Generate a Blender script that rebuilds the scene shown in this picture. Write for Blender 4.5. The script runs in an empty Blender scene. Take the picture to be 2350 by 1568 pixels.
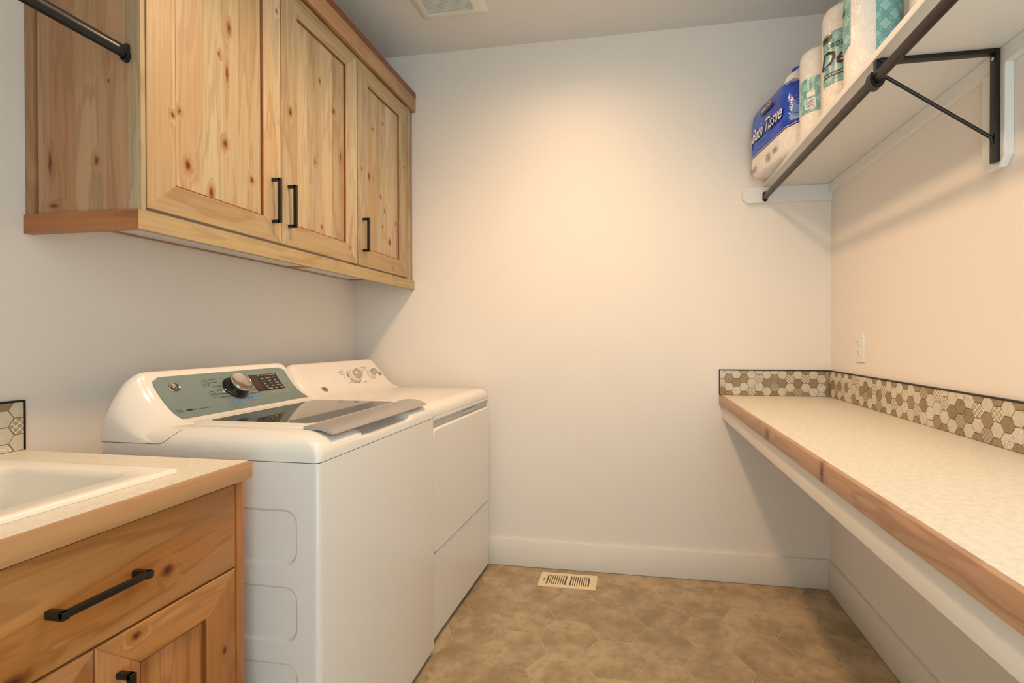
import bpy, bmesh, math, random
from mathutils import Vector
random.seed(7)
S = bpy.context.scene
C = S.collection
pi = math.pi

# ------------------------------------------------------------------ camera, world, lamps, exposure
W, H, NEAR = 2.448, 2.74, -2.95          # room width (x), ceiling height, y of the wall behind the camera
cd = bpy.data.cameras.new('camera'); cam = bpy.data.objects.new('camera', cd); C.objects.link(cam)
cd.sensor_fit = 'HORIZONTAL'; cd.sensor_width = 36.0
cd.lens = 1110.76 / 2350 * 36; cd.shift_x = -(1269.62 - 1175) / 2350; cd.clip_start = 0.02
cam.location = (1.5164, -2.4868, 1.1976)
cam.rotation_mode = 'XYZ'
cam.rotation_euler = (pi/2 - 0.00628, 0.00099, 0.16224)
S.camera = cam

wd = bpy.data.worlds.new('world'); S.world = wd; wd.use_nodes = True
wd.node_tree.nodes['Background'].inputs['Color'].default_value = (0.80, 0.975, 1.0, 1)
wd.node_tree.nodes['Background'].inputs['Strength'].default_value = 3.4

CANS = [(1.22, -0.66, 33.0, 172, 1.0), (1.20, -1.25, 76.0, 145, 0.8)]    # recessed ceiling lights: x, y, watt, cone, blend
CAN_COL = (1.0, 0.63, 0.345)
S.view_settings.view_transform = 'Standard'; S.view_settings.look = 'None'
S.view_settings.exposure = 0.0; S.view_settings.gamma = 1.0
S.view_settings.use_curve_mapping = False

# ------------------------------------------------------------------ helpers
WL = {}
def reg(o, parent, wl):
    wl = Vector(wl); C.objects.link(o); WL[o.name] = wl
    if parent is not None:
        o.parent = parent; o.location = wl - WL[parent.name]
    else:
        o.location = wl
    return o
def tag(o, label=None, cat=None, group=None, kind=None):
    if label: o['label'] = label
    if cat: o['category'] = cat
    if group: o['group'] = group
    if kind: o['kind'] = kind
    return o
def thing(name, loc, label, cat, group=None):
    o = bpy.data.objects.new(name, None); o.empty_display_size = .05
    reg(o, None, loc); return tag(o, label, cat, group)
def fin(me, mat, smooth):
    bm = bmesh.new(); bm.from_mesh(me)
    bmesh.ops.recalc_face_normals(bm, faces=bm.faces[:]); bm.to_mesh(me); bm.free()
    if mat: me.materials.append(mat)
    if smooth:
        me.polygons.foreach_set('use_smooth', [True]*len(me.polygons))
        me.set_sharp_from_angle(angle=math.radians(smooth if smooth > 1 else 40))
def mk(name, V, F, mat, parent=None, smooth=0, origin=None, uv=None):
    if origin is None:
        lo = [min(v[i] for v in V) for i in range(3)]; hi = [max(v[i] for v in V) for i in range(3)]
        origin = [(a+b)/2 for a, b in zip(lo, hi)]
    me = bpy.data.meshes.new(name)
    me.from_pydata([(v[0]-origin[0], v[1]-origin[1], v[2]-origin[2]) for v in V], [], F)
    if uv:
        l = me.uv_layers.new(name='UVMap')
        for lp in me.loops: l.data[lp.index].uv = uv[lp.vertex_index]
    fin(me, mat, smooth)
    return reg(bpy.data.objects.new(name, me), parent, origin)
class MB:                                  # collects pieces that make up ONE part
    def __init__(s): s.V = []; s.F = []
    def add(s, V, F):
        n = len(s.V); s.V += [tuple(v) for v in V]; s.F += [tuple(i+n for i in f) for f in F]; return s
    def build(s, name, mat, parent=None, smooth=0, origin=None): return mk(name, s.V, s.F, mat, parent, smooth, origin)
    def build_each(s, name, mat, parent=None):      # every loose piece an object of its own
        up = list(range(len(s.V)))
        def root(i):
            while up[i] != i: i = up[i]
            return i
        for f in s.F:
            for i in f[1:]: up[root(i)] = root(f[0])
        gr = {}
        for f in s.F: gr.setdefault(root(f[0]), []).append(f)
        for fs in gr.values():
            ids = sorted({i for f in fs for i in f}); ix = {v: k for k, v in enumerate(ids)}
            mk(name, [s.V[i] for i in ids], [tuple(ix[i] for i in f) for f in fs], mat, parent)
def bx(x0, x1, y0, y1, z0, z1, b=.0):      # bevelled box geometry
    if b <= 0:
        V = [(x, y, z) for x in (x0, x1) for y in (y0, y1) for z in (z0, z1)]
        return V, [(0,1,3,2), (4,6,7,5), (0,4,5,1), (2,3,7,6), (0,2,6,4), (1,5,7,3)]
    bm = bmesh.new(); bmesh.ops.create_cube(bm, size=1)
    for v in bm.verts: v.co = Vector(((x0+x1)/2 + v.co.x*(x1-x0), (y0+y1)/2 + v.co.y*(y1-y0), (z0+z1)/2 + v.co.z*(z1-z0)))
    bmesh.ops.bevel(bm, geom=bm.edges[:], offset=b, segments=2, affect='EDGES', profile=.5)
    bm.verts.index_update()
    V = [tuple(v.co) for v in bm.verts]; F = [tuple(v.index for v in f.verts) for f in bm.faces]; bm.free(); return V, F
def box(name, x0, x1, y0, y1, z0, z1, mat, parent=None, b=.0):
    return mk(name, *bx(x0, x1, y0, y1, z0, z1, b), mat, parent, 35 if b else 0)
def rr(a0, a1, b0, b1, r, k=5):            # rounded rectangle, counter-clockwise
    if not isinstance(r, (tuple, list)): r = (r,)*4
    out = []
    for (ca, cb, st, q) in ((a0, b0, pi, r[0]), (a1, b0, 1.5*pi, r[1]), (a1, b1, 0, r[2]), (a0, b1, .5*pi, r[3])):
        cx = ca + q if ca == a0 else ca - q; cy = cb + q if cb == b0 else cb - q
        for i in range(k+1):
            t = st + i/k*pi/2; out.append((cx + q*math.cos(t), cy + q*math.sin(t)))
    return out
def inset(P, d):
    n = len(P); out = []
    for i in range(n):
        p = Vector(P[i]); a = p; j = i
        while True:
            j -= 1; a = Vector(P[j])
            if (p-a).length > 1e-7 or i-j > n: break
        j = i
        while True:
            j += 1; c = Vector(P[j % n])
            if (p-c).length > 1e-7 or j-i > n: break
        e1 = (p-a).normalized(); e2 = (c-p).normalized()
        n1 = Vector((-e1.y, e1.x)); n2 = Vector((-e2.y, e2.x)); m = n1+n2
        m = m.normalized() if m.length > 1e-6 else n1
        out.append(tuple(p + m*(d/max(.35, m.dot(n1)))))
    return out
def put(plane, a, b, d): return {'xy': (a, b, d), 'yz': (d, a, b), 'xz': (a, d, b)}[plane]
def pr(P, plane, d0, d1, bev=0.0):         # prism over a 2-D outline, its d1 end chamfered
    n = len(P); V = [put(plane, a, b, d0) for a, b in P]; F = []
    s = 1 if d1 > d0 else -1
    rings = [(P, d1 - s*bev)] + ([(inset(P, bev), d1)] if bev else [])
    for Q, d in rings: V += [put(plane, a, b, d) for a, b in Q]
    for k in range(len(rings)):
        for i in range(n):
            j = (i+1) % n; F.append((k*n+i, k*n+j, (k+1)*n+j, (k+1)*n+i))
    F.append(tuple(range(n))); F.append(tuple(range(len(rings)*n, (len(rings)+1)*n)))
    return V, F
def prism(name, P, plane, d0, d1, mat, parent=None, bev=0.0, smooth=0, origin=None):
    return mk(name, *pr(P, plane, d0, d1, bev), mat, parent, smooth, origin)
def loft(R, cap0=True, cap1=True, closed=True):
    n = len(R[0]); V = [v for r in R for v in r]; F = []
    for k in range(len(R)-1):
        for i in range(n if closed else n-1):
            j = (i+1) % n; F.append((k*n+i, k*n+j, (k+1)*n+j, (k+1)*n+i))
    if cap0: F.append(tuple(range(n)))
    if cap1: F.append(tuple(range((len(R)-1)*n, len(R)*n)))
    return V, F
def revolve(prof, c, ax, n=28, capo=True):  # prof: (radius, height) list along axis ax from point c
    ax = Vector(ax).normalized(); t = Vector((0, 0, 1)) if abs(ax.z) < .9 else Vector((1, 0, 0))
    u = ax.cross(t).normalized(); v = ax.cross(u)
    R = [[tuple(Vector(c) + ax*h + (u*math.cos(2*pi*i/n) + v*math.sin(2*pi*i/n))*r) for i in range(n)] for r, h in prof]
    return loft(R, capo, capo)
def tube(pts, r, n=16):
    R = []
    for i, p in enumerate(pts):
        p = Vector(p); a = Vector(pts[max(i-1, 0)]); b = Vector(pts[min(i+1, len(pts)-1)])
        d = (b-a).normalized(); t = Vector((0, 0, 1)) if abs(d.z) < .95 else Vector((1, 0, 0))
        u = d.cross(t).normalized(); v = d.cross(u)
        R.append([tuple(p + (u*math.cos(2*pi*k/n) + v*math.sin(2*pi*k/n))*r) for k in range(n)])
    return loft(R)
def clip(P, a0, a1, b0, b1):
    def cut(P, f, isec):
        out = []
        for i in range(len(P)):
            p, q = P[i-1], P[i]
            if f(q):
                if not f(p): out.append(isec(p, q))
                out.append(q)
            elif f(p): out.append(isec(p, q))
        return out
    def ix(v, k):
        def g(p, q):
            t = (v-p[k])/(q[k]-p[k]); return (p[0]+t*(q[0]-p[0]), p[1]+t*(q[1]-p[1]))
        return g
    for f, g in ((lambda p: p[0] >= a0, ix(a0, 0)), (lambda p: p[0] <= a1, ix(a1, 0)), (lambda p: p[1] >= b0, ix(b0, 1)), (lambda p: p[1] <= b1, ix(b1, 1))):
        if P: P = cut(P, f, g)
    return P
def area(P): return .5*abs(sum(P[i-1][0]*P[i][1]-P[i][0]*P[i-1][1] for i in range(len(P))))
_txt = {}
def text2d(s, size, shear=0.0, bold=0.0, align='CENTER', xs=1.0):     # lettering as flat outlines (a, b) + faces
    key = (s, shear, bold, align)
    if key not in _txt:
        cu = bpy.data.curves.new('t', 'FONT'); cu.body = s; cu.size = 1.0; cu.shear = shear; cu.offset = bold
        cu.align_x = align; cu.align_y = 'CENTER'; cu.resolution_u = 2
        o = bpy.data.objects.new('t', cu); C.objects.link(o)
        dg = bpy.context.evaluated_depsgraph_get(); dg.update()
        me = o.evaluated_get(dg).to_mesh()
        _txt[key] = ([(v.co.x, v.co.y) for v in me.vertices], [tuple(p.vertices) for p in me.polygons])
        o.evaluated_get(dg).to_mesh_clear(); bpy.data.objects.remove(o); bpy.data.curves.remove(cu)
    V, F = _txt[key]
    return [(a*size*xs, b*size) for a, b in V], F

# ------------------------------------------------------------------ materials
def srgb(r, g, b):
    f = lambda c: (c/255/12.92) if c/255 <= .04045 else ((c/255+.055)/1.055)**2.4
    return (f(r), f(g), f(b), 1)
class N:
    def __init__(s, name):
        s.m = bpy.data.materials.new(name); s.m.use_nodes = True; s.t = s.m.node_tree; s.n = s.t.nodes
        s.b = s.n['Principled BSDF']
    def new(s, ty, **kw):
        x = s.n.new(ty)
        for k, v in kw.items():
            if k.startswith('i_'):
                k = k[2:]; k = int(k) if k.isdigit() else k.replace('_', ' ')
                s.set(x.inputs[k], v)
            else: setattr(x, k, v)
        return x
    def set(s, sock, v):
        if isinstance(v, bpy.types.NodeSocket): s.t.links.new(v, sock)
        else: sock.default_value = v
    def math(s, op, a, b=0.0, c=0.0):
        x = s.n.new('ShaderNodeMath'); x.operation = op
        s.set(x.inputs[0], a); s.set(x.inputs[1], b); s.set(x.inputs[2], c); return x.outputs[0]
    def vec(s, op, a, b=(0, 0, 0), c=(0, 0, 0)):
        x = s.n.new('ShaderNodeVectorMath'); x.operation = op
        s.set(x.inputs[0], a); s.set(x.inputs[1], b)
        if op == 'MULTIPLY_ADD': s.set(x.inputs[2], c)
        return x.outputs['Value'] if op in ('LENGTH', 'DOT_PRODUCT', 'DISTANCE') else x.outputs[0]
    def mix(s, f, a, b, bt='MIX'):
        x = s.n.new('ShaderNodeMix'); x.data_type = 'RGBA'; x.blend_type = bt
        s.set(x.inputs[0], f); s.set(x.inputs[6], a); s.set(x.inputs[7], b); return x.outputs[2]
    def ramp(s, f, a, b, x0=0.0, x1=1.0):
        x = s.n.new('ShaderNodeMapRange'); x.interpolation_type = 'SMOOTHSTEP'
        s.set(x.inputs[0], f); s.set(x.inputs[1], x0); s.set(x.inputs[2], x1); s.set(x.inputs[3], a); s.set(x.inputs[4], b); return x.outputs[0]
    def noise(s, vec, scale, detail=2.0, rough=.5, dist=0.0):
        return s.new('ShaderNodeTexNoise', i_Vector=vec, i_Scale=scale, i_Detail=detail, i_Roughness=rough, i_Distortion=dist)
    def bump(s, h, strength, dist=.001):
        x = s.new('ShaderNodeBump', i_Height=h, i_Strength=strength, i_Distance=dist)
        s.t.links.new(x.outputs[0], s.b.inputs['Normal'])
    def out(s, col=None, rough=None, spec=None, metal=None, **kw):
        if col is not None: s.set(s.b.inputs['Base Color'], col)
        if rough is not None: s.set(s.b.inputs['Roughness'], rough)
        if spec is not None: s.b.inputs['Specular IOR Level'].default_value = spec
        if metal is not None: s.b.inputs['Metallic'].default_value = metal
        for k, v in kw.items(): s.b.inputs[k.replace('_', ' ')].default_value = v
        return s.m
def plain(name, col, rough=.5, spec=.5, metal=0.0, **kw): return N(name).out(srgb(*col), rough, spec, metal, **kw)

def wall_paint(name, col, bump=.25):
    g = N(name); p = g.new('ShaderNodeNewGeometry').outputs['Position']
    a = g.noise(p, 140, 3, .6).outputs[0]; b = g.noise(p, 1.3, 2).outputs[0]
    g.bump(a, bump, .0012)
    c = srgb(*col); d = tuple(x*.97 for x in c[:3]) + (1,)
    return g.out(g.mix(b, c, d), .75, .25)
M_WALL = wall_paint('wall_paint', (236, 230, 223))
M_CEIL = wall_paint('ceiling_paint', (222, 222, 220), .4)
M_TRIM = plain('white_trim_paint', (234, 229, 220), .38, .4)
M_SHELF = plain('white_shelf_paint', (228, 229, 227), .42, .4)

def wood(name, axis, light=(189, 180, 152), mid=(172, 153, 119), dark=(128, 100, 70), knots=(), tone=.26, rough=.36, auto=1.0, sat=1.12):
    g = N(name); oi = g.new('ShaderNodeObjectInfo'); tc = g.new('ShaderNodeTexCoord')
    pos = g.new('ShaderNodeNewGeometry').outputs['Position']
    off = g.vec('MULTIPLY', oi.outputs['Random'], (37.0, 53.0, 71.0))
    off2 = g.new('ShaderNodeCombineXYZ', i_0=g.math('MULTIPLY', oi.outputs['Random'], 37.0), i_1=g.math('MULTIPLY', oi.outputs['Random'], 53.0), i_2=g.math('MULTIPLY', oi.outputs['Random'], 71.0)).outputs[0]
    base = g.vec('ADD', tc.outputs['Object'], off2)
    k = 'XYZ'.index(axis)
    sc = [9.0, 9.0, 9.0]; sc[k] = 1.15
    fine = [150.0, 150.0, 150.0]; fine[k] = 3.5
    kd = None
    if knots:
        wob = g.noise(pos, 75, 3, .6).outputs['Color']
        pw = g.vec('ADD', pos, g.vec('MULTIPLY', g.vec('SUBTRACT', wob, (.5, .5, .5)), (.011, .011, .011)))
        for kn in knots:
            c, s3 = kn
            d = g.vec('LENGTH', g.vec('MULTIPLY', g.vec('SUBTRACT', pw, c), s3))
            kd = d if kd is None else g.math('MINIMUM', kd, d)
    warp = g.noise(g.vec('MULTIPLY', base, tuple(x*.35 for x in sc)), 1.0, 2).outputs['Color']
    gv = g.vec('ADD', g.vec('MULTIPLY', base, tuple(sc)), g.vec('MULTIPLY', warp, (2.2, 2.2, 2.2)))
    if kd is not None:
        pull = g.ramp(kd, .20, 0.0, .8, 3.0)
        gv = g.vec('ADD', gv, g.new('ShaderNodeCombineXYZ', i_0=pull, i_1=pull, i_2=pull).outputs[0])
    n1 = g.noise(gv, 1.0, 3, .55).outputs[0]
    ringv = g.math('SINE', g.math('MULTIPLY', n1, 46.0))
    n2 = g.noise(g.vec('MULTIPLY', base, tuple(fine)), 1.0, 2).outputs[0]
    col = g.mix(g.ramp(n1, 0, 1, .3, .7), srgb(*mid), srgb(*light))
    col = g.mix(g.math('MULTIPLY', g.ramp(ringv, 0, 1, .35, 1.0), .27), col, srgb(*dark))
    col = g.mix(g.math('MULTIPLY', g.ramp(n2, 1, 0, .32, .62), .16), col, srgb(*dark))
    # scattered small knots and streaks
    vs = [7.0, 7.0, 7.0]; vs[k] = 3.0
    vo = g.new('ShaderNodeTexVoronoi', i_Vector=g.vec('MULTIPLY', base, tuple(vs)), i_Scale=1.0)
    sel = g.new('ShaderNodeSeparateColor', i_0=vo.outputs['Color'])
    am = g.math('MULTIPLY', g.ramp(vo.outputs['Distance'], 1, 0, .03, .13), g.math('GREATER_THAN', sel.outputs[0], .72))
    col = g.mix(g.math('MULTIPLY', am, .55*auto), col, srgb(120, 70, 38))
    if kd is not None:
        col = g.mix(g.ramp(kd, .42, 0, .8, 2.3), col, srgb(156, 108, 66))
        col = g.mix(g.ramp(kd, .72, 0, .55, 1.15), col, srgb(112, 68, 42))
        col = g.mix(g.ramp(kd, .85, 0, .2, .62), col, srgb(64, 38, 28))
    v = g.math('ADD', 1 - tone/2, g.math('MULTIPLY', oi.outputs['Random'], tone))
    hu = g.math('ADD', .4845, g.math('MULTIPLY', g.math('FRACT', g.math('MULTIPLY', oi.outputs['Random'], 7.3)), .008))
    hs = g.new('ShaderNodeHueSaturation', i_Hue=hu, i_Saturation=sat, i_Value=v, i_Color=col)
    g.bump(n2, .06, .001)
    return g.out(hs.outputs[0], rough, .4)

KN = [(-1.404, 1.779), (-1.376, 1.802), (-1.352, 1.666), (-1.251, 2.025), (-1.23, 1.774), (-1.129, 1.699), (-1.03, 2.295), (-0.703, 2.112), (-0.819, 1.867), (-0.789, 2.188), (-0.779, 1.63), (-0.602, 1.584), (-0.515, 1.947), (-0.44, 1.938), (-0.405, 2.169), (-0.316, 2.23), (-0.336, 1.875), (-0.299, 1.815), (-0.318, 1.735), (-0.191, 1.779), (-0.236, 1.548), (-0.11, 2.092)]
BIG = {(-1.352, 1.666): .6, (-1.23, 1.774): .7, (-0.44, 1.938): .6, (-0.703, 2.112): .7, (-1.129, 1.699): .8}
kup = []
for i, (y, z) in enumerate(KN):
    f = BIG.get((y, z), 1.15)
    kup.append(((.337, y, z), (20, 150*f, 96*f)))
for y, z, a, b in ((-1.222, 1.983, 190, 34), (-1.215, 2.124, 120, 44), (-1.279, 1.615, 120, 50), (-.657, 1.942, 190, 34), (-.251, 1.674, 75, 55), (-.966, 1.987, 110, 60)):
    kup.append(((.337, y, z), (20, a, b)))
M_DV = wood('alder_vertical', 'Z', knots=kup, auto=.35)
M_DH = wood('alder_horizontal', 'Y', light=(183, 170, 135), mid=(165, 146, 109), tone=.1, auto=.3, knots=[((.34, -.236, 1.548), (20, 150, 170))])
kside = [((.2104, -1.487, 1.6386), (120, 20, 75)), ((.0713, -1.487, 1.64), (130, 20, 30)), ((.0826, -1.487, 1.5325), (60, 20, 120)), ((.2475, -1.487, 1.833), (220, 20, 130)), ((.3256, -1.487, 1.8145), (220, 20, 120))]
M_SIDE = wood('alder_side', 'Z', light=(181, 156, 123), mid=(163, 131, 97), dark=(113, 81, 55), knots=kside, auto=.4)
M_RAIL = wood('alder_light_rail', 'Y', light=(185, 171, 135), mid=(168, 147, 109), tone=.06, auto=.3)
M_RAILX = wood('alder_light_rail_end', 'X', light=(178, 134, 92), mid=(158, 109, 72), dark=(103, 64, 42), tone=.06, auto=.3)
M_CROWN = wood('alder_crown', 'Y', light=(187, 161, 121), mid=(169, 138, 97), tone=.06, auto=.3)
M_CAP = wood('alder_crown_cap', 'Y', light=(144, 97, 67), mid=(121, 77, 54), dark=(80, 49, 35), tone=.06, auto=.3)
M_BASE_H = wood('alder_drawer', 'Y', light=(197, 156, 107), mid=(172, 127, 79), dark=(113, 70, 40), knots=[((.635, -1.692, .7526), (20, 62, 78)), ((.635, -1.751, .6633), (20, 95, 120)), ((.635, -1.93, .70), (20, 34, 70))], tone=.08, auto=.4)
M_BASE_V = wood('alder_base_vertical', 'Z', light=(196, 153, 107), mid=(172, 125, 81), dark=(113, 70, 42), knots=[((.635, -1.5613, .5147), (20, 150, 90))], tone=.1, auto=.4)
M_EDGE = wood('alder_counter_edge', 'Y', light=(194, 158, 118), mid=(176, 134, 94), sat=.95, dark=(113, 72, 51), knots=[((1.9375, -1.3137, .8907), (20, 70, 26)), ((1.9375, -.8656, .8904), (20, 30, 40))], tone=.04, auto=.3)
M_BEAD_SHADE = wood('alder_bead_shaded', 'Z', light=(142, 96, 62), mid=(122, 80, 50), dark=(84, 52, 34), tone=.06, auto=.2)  # dark stained edge profile, with the shade on it put into the colour
M_EDGEL = wood('maple_counter_edge', 'Y', light=(196, 164, 124), mid=(178, 142, 100), dark=(142, 110, 80), tone=.04, auto=.25)

def laminate(name, c1, c2):
    g = N(name); p = g.new('ShaderNodeNewGeometry').outputs['Position']
    a = g.noise(p, 75, 4, .65).outputs[0]; b = g.noise(p, 420, 2).outputs[0]
    col = g.mix(g.ramp(a, 0, 1, .35, .68), srgb(*c1), srgb(*c2))
    g.bump(b, .12, .0006)
    return g.out(g.mix(g.math('MULTIPLY', g.ramp(b, 0, 1, .45, .7), .25), col, srgb(*c2)), .42, .35)
M_LAM = laminate('counter_laminate', (230, 225, 212), (219, 211, 194))
M_BLACK = plain('black_metal', (17, 16, 16), .38, .5)
M_BRONZE = plain('dark_bronze_metal', (38, 27, 21), .34, .5, .3)
M_GREYROD = plain('black_gloss_rod', (30, 36, 40), .22, .6, .3)
M_GAP = plain('dark_gap', (40, 24, 18), .8, .2)
M_MELA = plain('white_melamine', (222, 224, 222), .45, .4)
M_APPL = N('appliance_white')
_p = M_APPL.new('ShaderNodeNewGeometry').outputs['Position']
M_APPL.bump(M_APPL.noise(_p, 330, 2).outputs[0], .03, .0006)
M_APPL = M_APPL.out(srgb(234, 230, 224), .13, .5)
M_PLAST = plain('white_plastic', (236, 232, 226), .28, .5)
M_PANEL = plain('grey_green_fascia', (126, 143, 143), .22, .5, .1)
M_DISP = plain('display_glass', (18, 12, 12), .08, .6)
M_DISP2 = plain('display_brown', (64, 34, 26), .1, .6)
M_INK = plain('dark_print', (34, 38, 38), .5)
M_WINK = plain('white_print', (225, 220, 212), .5)
M_BLUEINK = plain('blue_print', (96, 150, 205), .45)
M_DBLUE = plain('dark_blue_print', (48, 84, 140), .45)
M_CHROME = plain('chrome', (216, 208, 200), .12, .6, 1.0)
M_SILVER = plain('brushed_silver', (168, 166, 162), .34, .5, .3)
M_KNOBW = plain('knob_white', (232, 226, 216), .25, .5)
M_KNOBS = plain('knob_silver', (196, 188, 178), .25, .5, .5)
M_GREYBTN = plain('grey_button', (140, 152, 146), .35)
M_TUB = plain('tub_plastic', (205, 205, 203), .35)
M_SINK = plain('sink_white', (240, 236, 226), .24, .5)
M_BLACKGLOSS = plain('gloss_black', (12, 11, 12), .1, .6)
M_SLOT = plain('recess_grey', (196, 196, 192), .5)
M_OUTLET = plain('outlet_white', (232, 230, 226), .35)
M_VENT = plain('cream_metal', (236, 218, 180), .45)
M_FANP = plain('vent_plastic', (224, 226, 218), .5)
M_FANS = plain('vent_slat', (206, 214, 210), .5)
g = N('lid_glass'); M_GLASS = g.out(srgb(120, 120, 116), .03, .8, 0.0, Transmission_Weight=.8, IOR=1.5)

def hex_tile(name, kind):
    g = N(name); oi = g.new('ShaderNodeObjectInfo'); tc = g.new('ShaderNodeTexCoord')
    o = tc.outputs['Object']
    p = g.vec('ADD', o, oi.outputs['Location'])
    LIGHT, BROWN, WHITE = srgb(214, 208, 192), srgb(158, 140, 114), srgb(232, 230, 222)
    n = g.noise(p, 60, 4, .6).outputs[0]
    vein = g.ramp(g.math('ABSOLUTE', g.math('SUBTRACT', g.noise(p, 16, 3, .6, 1.2).outputs[0], .5)), 1, 0, .0, .022)
    if kind == 'light': col = g.mix(g.math('MULTIPLY', vein, .35), g.mix(n, LIGHT, srgb(202, 194, 174)), srgb(160, 150, 128))
    elif kind == 'brown':
        v = g.math('ADD', .9, g.math('MULTIPLY', oi.outputs['Random'], .22))
        col = g.new('ShaderNodeHueSaturation', i_Value=v, i_Color=g.mix(g.math('MULTIPLY', vein, .5), g.mix(n, BROWN, srgb(144, 124, 98)), srgb(104, 86, 64))).outputs[0]
    else:
        if kind == 'lattice': A, B, sc = srgb(170, 156, 134), WHITE, 88.0
        elif kind == 'grey': A, B, sc = srgb(150, 138, 116), srgb(196, 190, 174), 98.0
        if kind == 'scroll':
            q = g.noise(p, 62, 1.0, .4, 2.4).outputs[0]
            lines = g.math('ABSOLUTE', g.math('SINE', g.math('MULTIPLY', q, 30.0)))
            col = g.mix(g.ramp(lines, 0, 1, .42, .62), srgb(156, 138, 112), WHITE)
        else:
            s3 = g.new('ShaderNodeSeparateXYZ', i_0=o)
            a = g.math('ADD', s3.outputs[0], s3.outputs[1]); b = s3.outputs[2]
            u = g.math('MULTIPLY', g.math('ADD', a, b), sc*pi*.72); v = g.math('MULTIPLY', g.math('SUBTRACT', a, b), sc*pi*.72)
            w = g.math('MULTIPLY', g.math('COSINE', u), g.math('COSINE', v))
            w2 = g.math('MULTIPLY', g.math('SINE', g.math('MULTIPLY', u, 2.0)), g.math('SINE', g.math('MULTIPLY', v, 2.0)))
            m = g.math('ADD', g.math('ABSOLUTE', w), g.math('MULTIPLY', g.math('ABSOLUTE', w2), .6))
            col = g.mix(g.ramp(m, 1, 0, .32, .5), A, B)
    g.bump(n, .1, .0005)
    return g.out(col, .4, .4)
TM = {'L': hex_tile('tile_light', 'light'), 'B': hex_tile('tile_brown', 'brown'), 'P': hex_tile('tile_lattice', 'lattice'), 'S': hex_tile('tile_scroll', 'scroll'), 'G': hex_tile('tile_grey', 'grey')}
M_GROUT = wall_paint('backsplash_grout', (140, 124, 98), .3)
g = N('floor_tile'); oi = g.new('ShaderNodeObjectInfo'); p = g.new('ShaderNodeNewGeometry').outputs['Position']
pp = g.vec('ADD', p, oi.outputs['Random'])
n1 = g.noise(pp, 7.5, 5, .62).outputs[0]; n2 = g.noise(pp, 26, 4, .6).outputs[0]; n3 = g.noise(g.vec('MULTIPLY', pp, (1, 4, 1)), 40, 3, .6).outputs[0]
col = g.mix(g.ramp(n1, 0, 1, .32, .68), srgb(154, 134, 104), srgb(190, 168, 136))
col = g.mix(g.math('MULTIPLY', g.ramp(n2, 0, 1, .5, .72), .45), col, srgb(140, 116, 84))
col = g.mix(g.math('MULTIPLY', g.ramp(n3, 0, 1, .55, .75), .25), col, srgb(196, 172, 140))
v = g.math('ADD', .95, g.math('MULTIPLY', oi.outputs['Random'], .1))
g.bump(n2, .12, .0008)
M_FLOOR = g.out(g.new('ShaderNodeHueSaturation', i_Value=v, i_Color=col).outputs[0], .5, .35)
M_FGROUT = wall_paint('floor_grout', (194, 178, 148), .3)

# ------------------------------------------------------------------ the room
def struct(o): o['kind'] = 'structure'; return o
T = .12
struct(box('wall_back', -T, W+T, 0, T, -.06, H+.1, M_WALL))
struct(box('wall_left', -T, 0, NEAR-T, 0, -.06, H+.1, M_WALL))
struct(box('wall_right', W, W+T, NEAR-T, 0, -.06, H+.1, M_WALL))
DX0, DX1, DZ = 1.30, 2.37, 2.62           # unseen opening behind the camera, added and shaped to let in cool fill
m = MB(); m.add(*bx(0, DX0, NEAR-T, NEAR, -.06, H+.1)).add(*bx(DX1, W, NEAR-T, NEAR, -.06, H+.1)).add(*bx(DX0, DX1, NEAR-T, NEAR, DZ, H+.1))
struct(m.build('wall_front', M_WALL))
m = MB()
for a, b_ in ((DX0-.07, DX0), (DX1, DX1+.07)): m.add(*bx(a, b_, NEAR, NEAR+.015, 0, DZ+.07, .002))
m.add(*bx(DX0, DX1, NEAR, NEAR+.015, DZ, DZ+.07, .002))
struct(m.build('fill_opening_trim', M_TRIM))  # casing around the added fill-light opening
struct(box('ceiling', 0, W, NEAR, 0, H, H+.1, M_CEIL))
fl = struct(box('floor', 0, W, NEAR, 0, -.06, -.0018, M_FGROUT))
BT, BH = .014, .1415
struct(box('baseboard_back', .0006, W, -BT, 0, .0006, BH, M_TRIM, None, .0015))
struct(box('baseboard_right', W-BT, W, NEAR, -BT, .0006, BH, M_TRIM, None, .0015))

# hexagonal floor tiles
R_ = .1262; G_ = .0022; cx0, cy0 = 1.4485, -.672
hexP = [((R_-G_)*math.cos(k*pi/3), (R_-G_)*math.sin(k*pi/3)) for k in range(6)]
full = None
for i in range(-8, 7):
    for j in range(-13, 5):
        cx = cx0 + i*1.5*R_; cy = cy0 + (j + (.5 if i % 2 else 0))*math.sqrt(3)*R_
        if cx < .58 or cy < NEAR-.1 or cy > .12 or cx > W+.1: continue
        P = clip([(cx+a, cy+b) for a, b in hexP], .45, W-BT-.001, NEAR, -BT-.001)
        if len(P) < 3 or area(P) < 2e-4: continue
        if len(P) == 6 and abs(area(P) - area(hexP)) < 1e-6:
            if full is None:
                full = prism('tile', [(cx+a, cy+b) for a, b in hexP], 'xy', -.0055, 0, M_FLOOR, fl, .0009)
            else:
                o = bpy.data.objects.new('tile', full.data); reg(o, fl, (cx, cy, WL[full.name].z))
        else: prism('tile', P, 'xy', -.0055, 0, M_FLOOR, fl, .0006)

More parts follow.
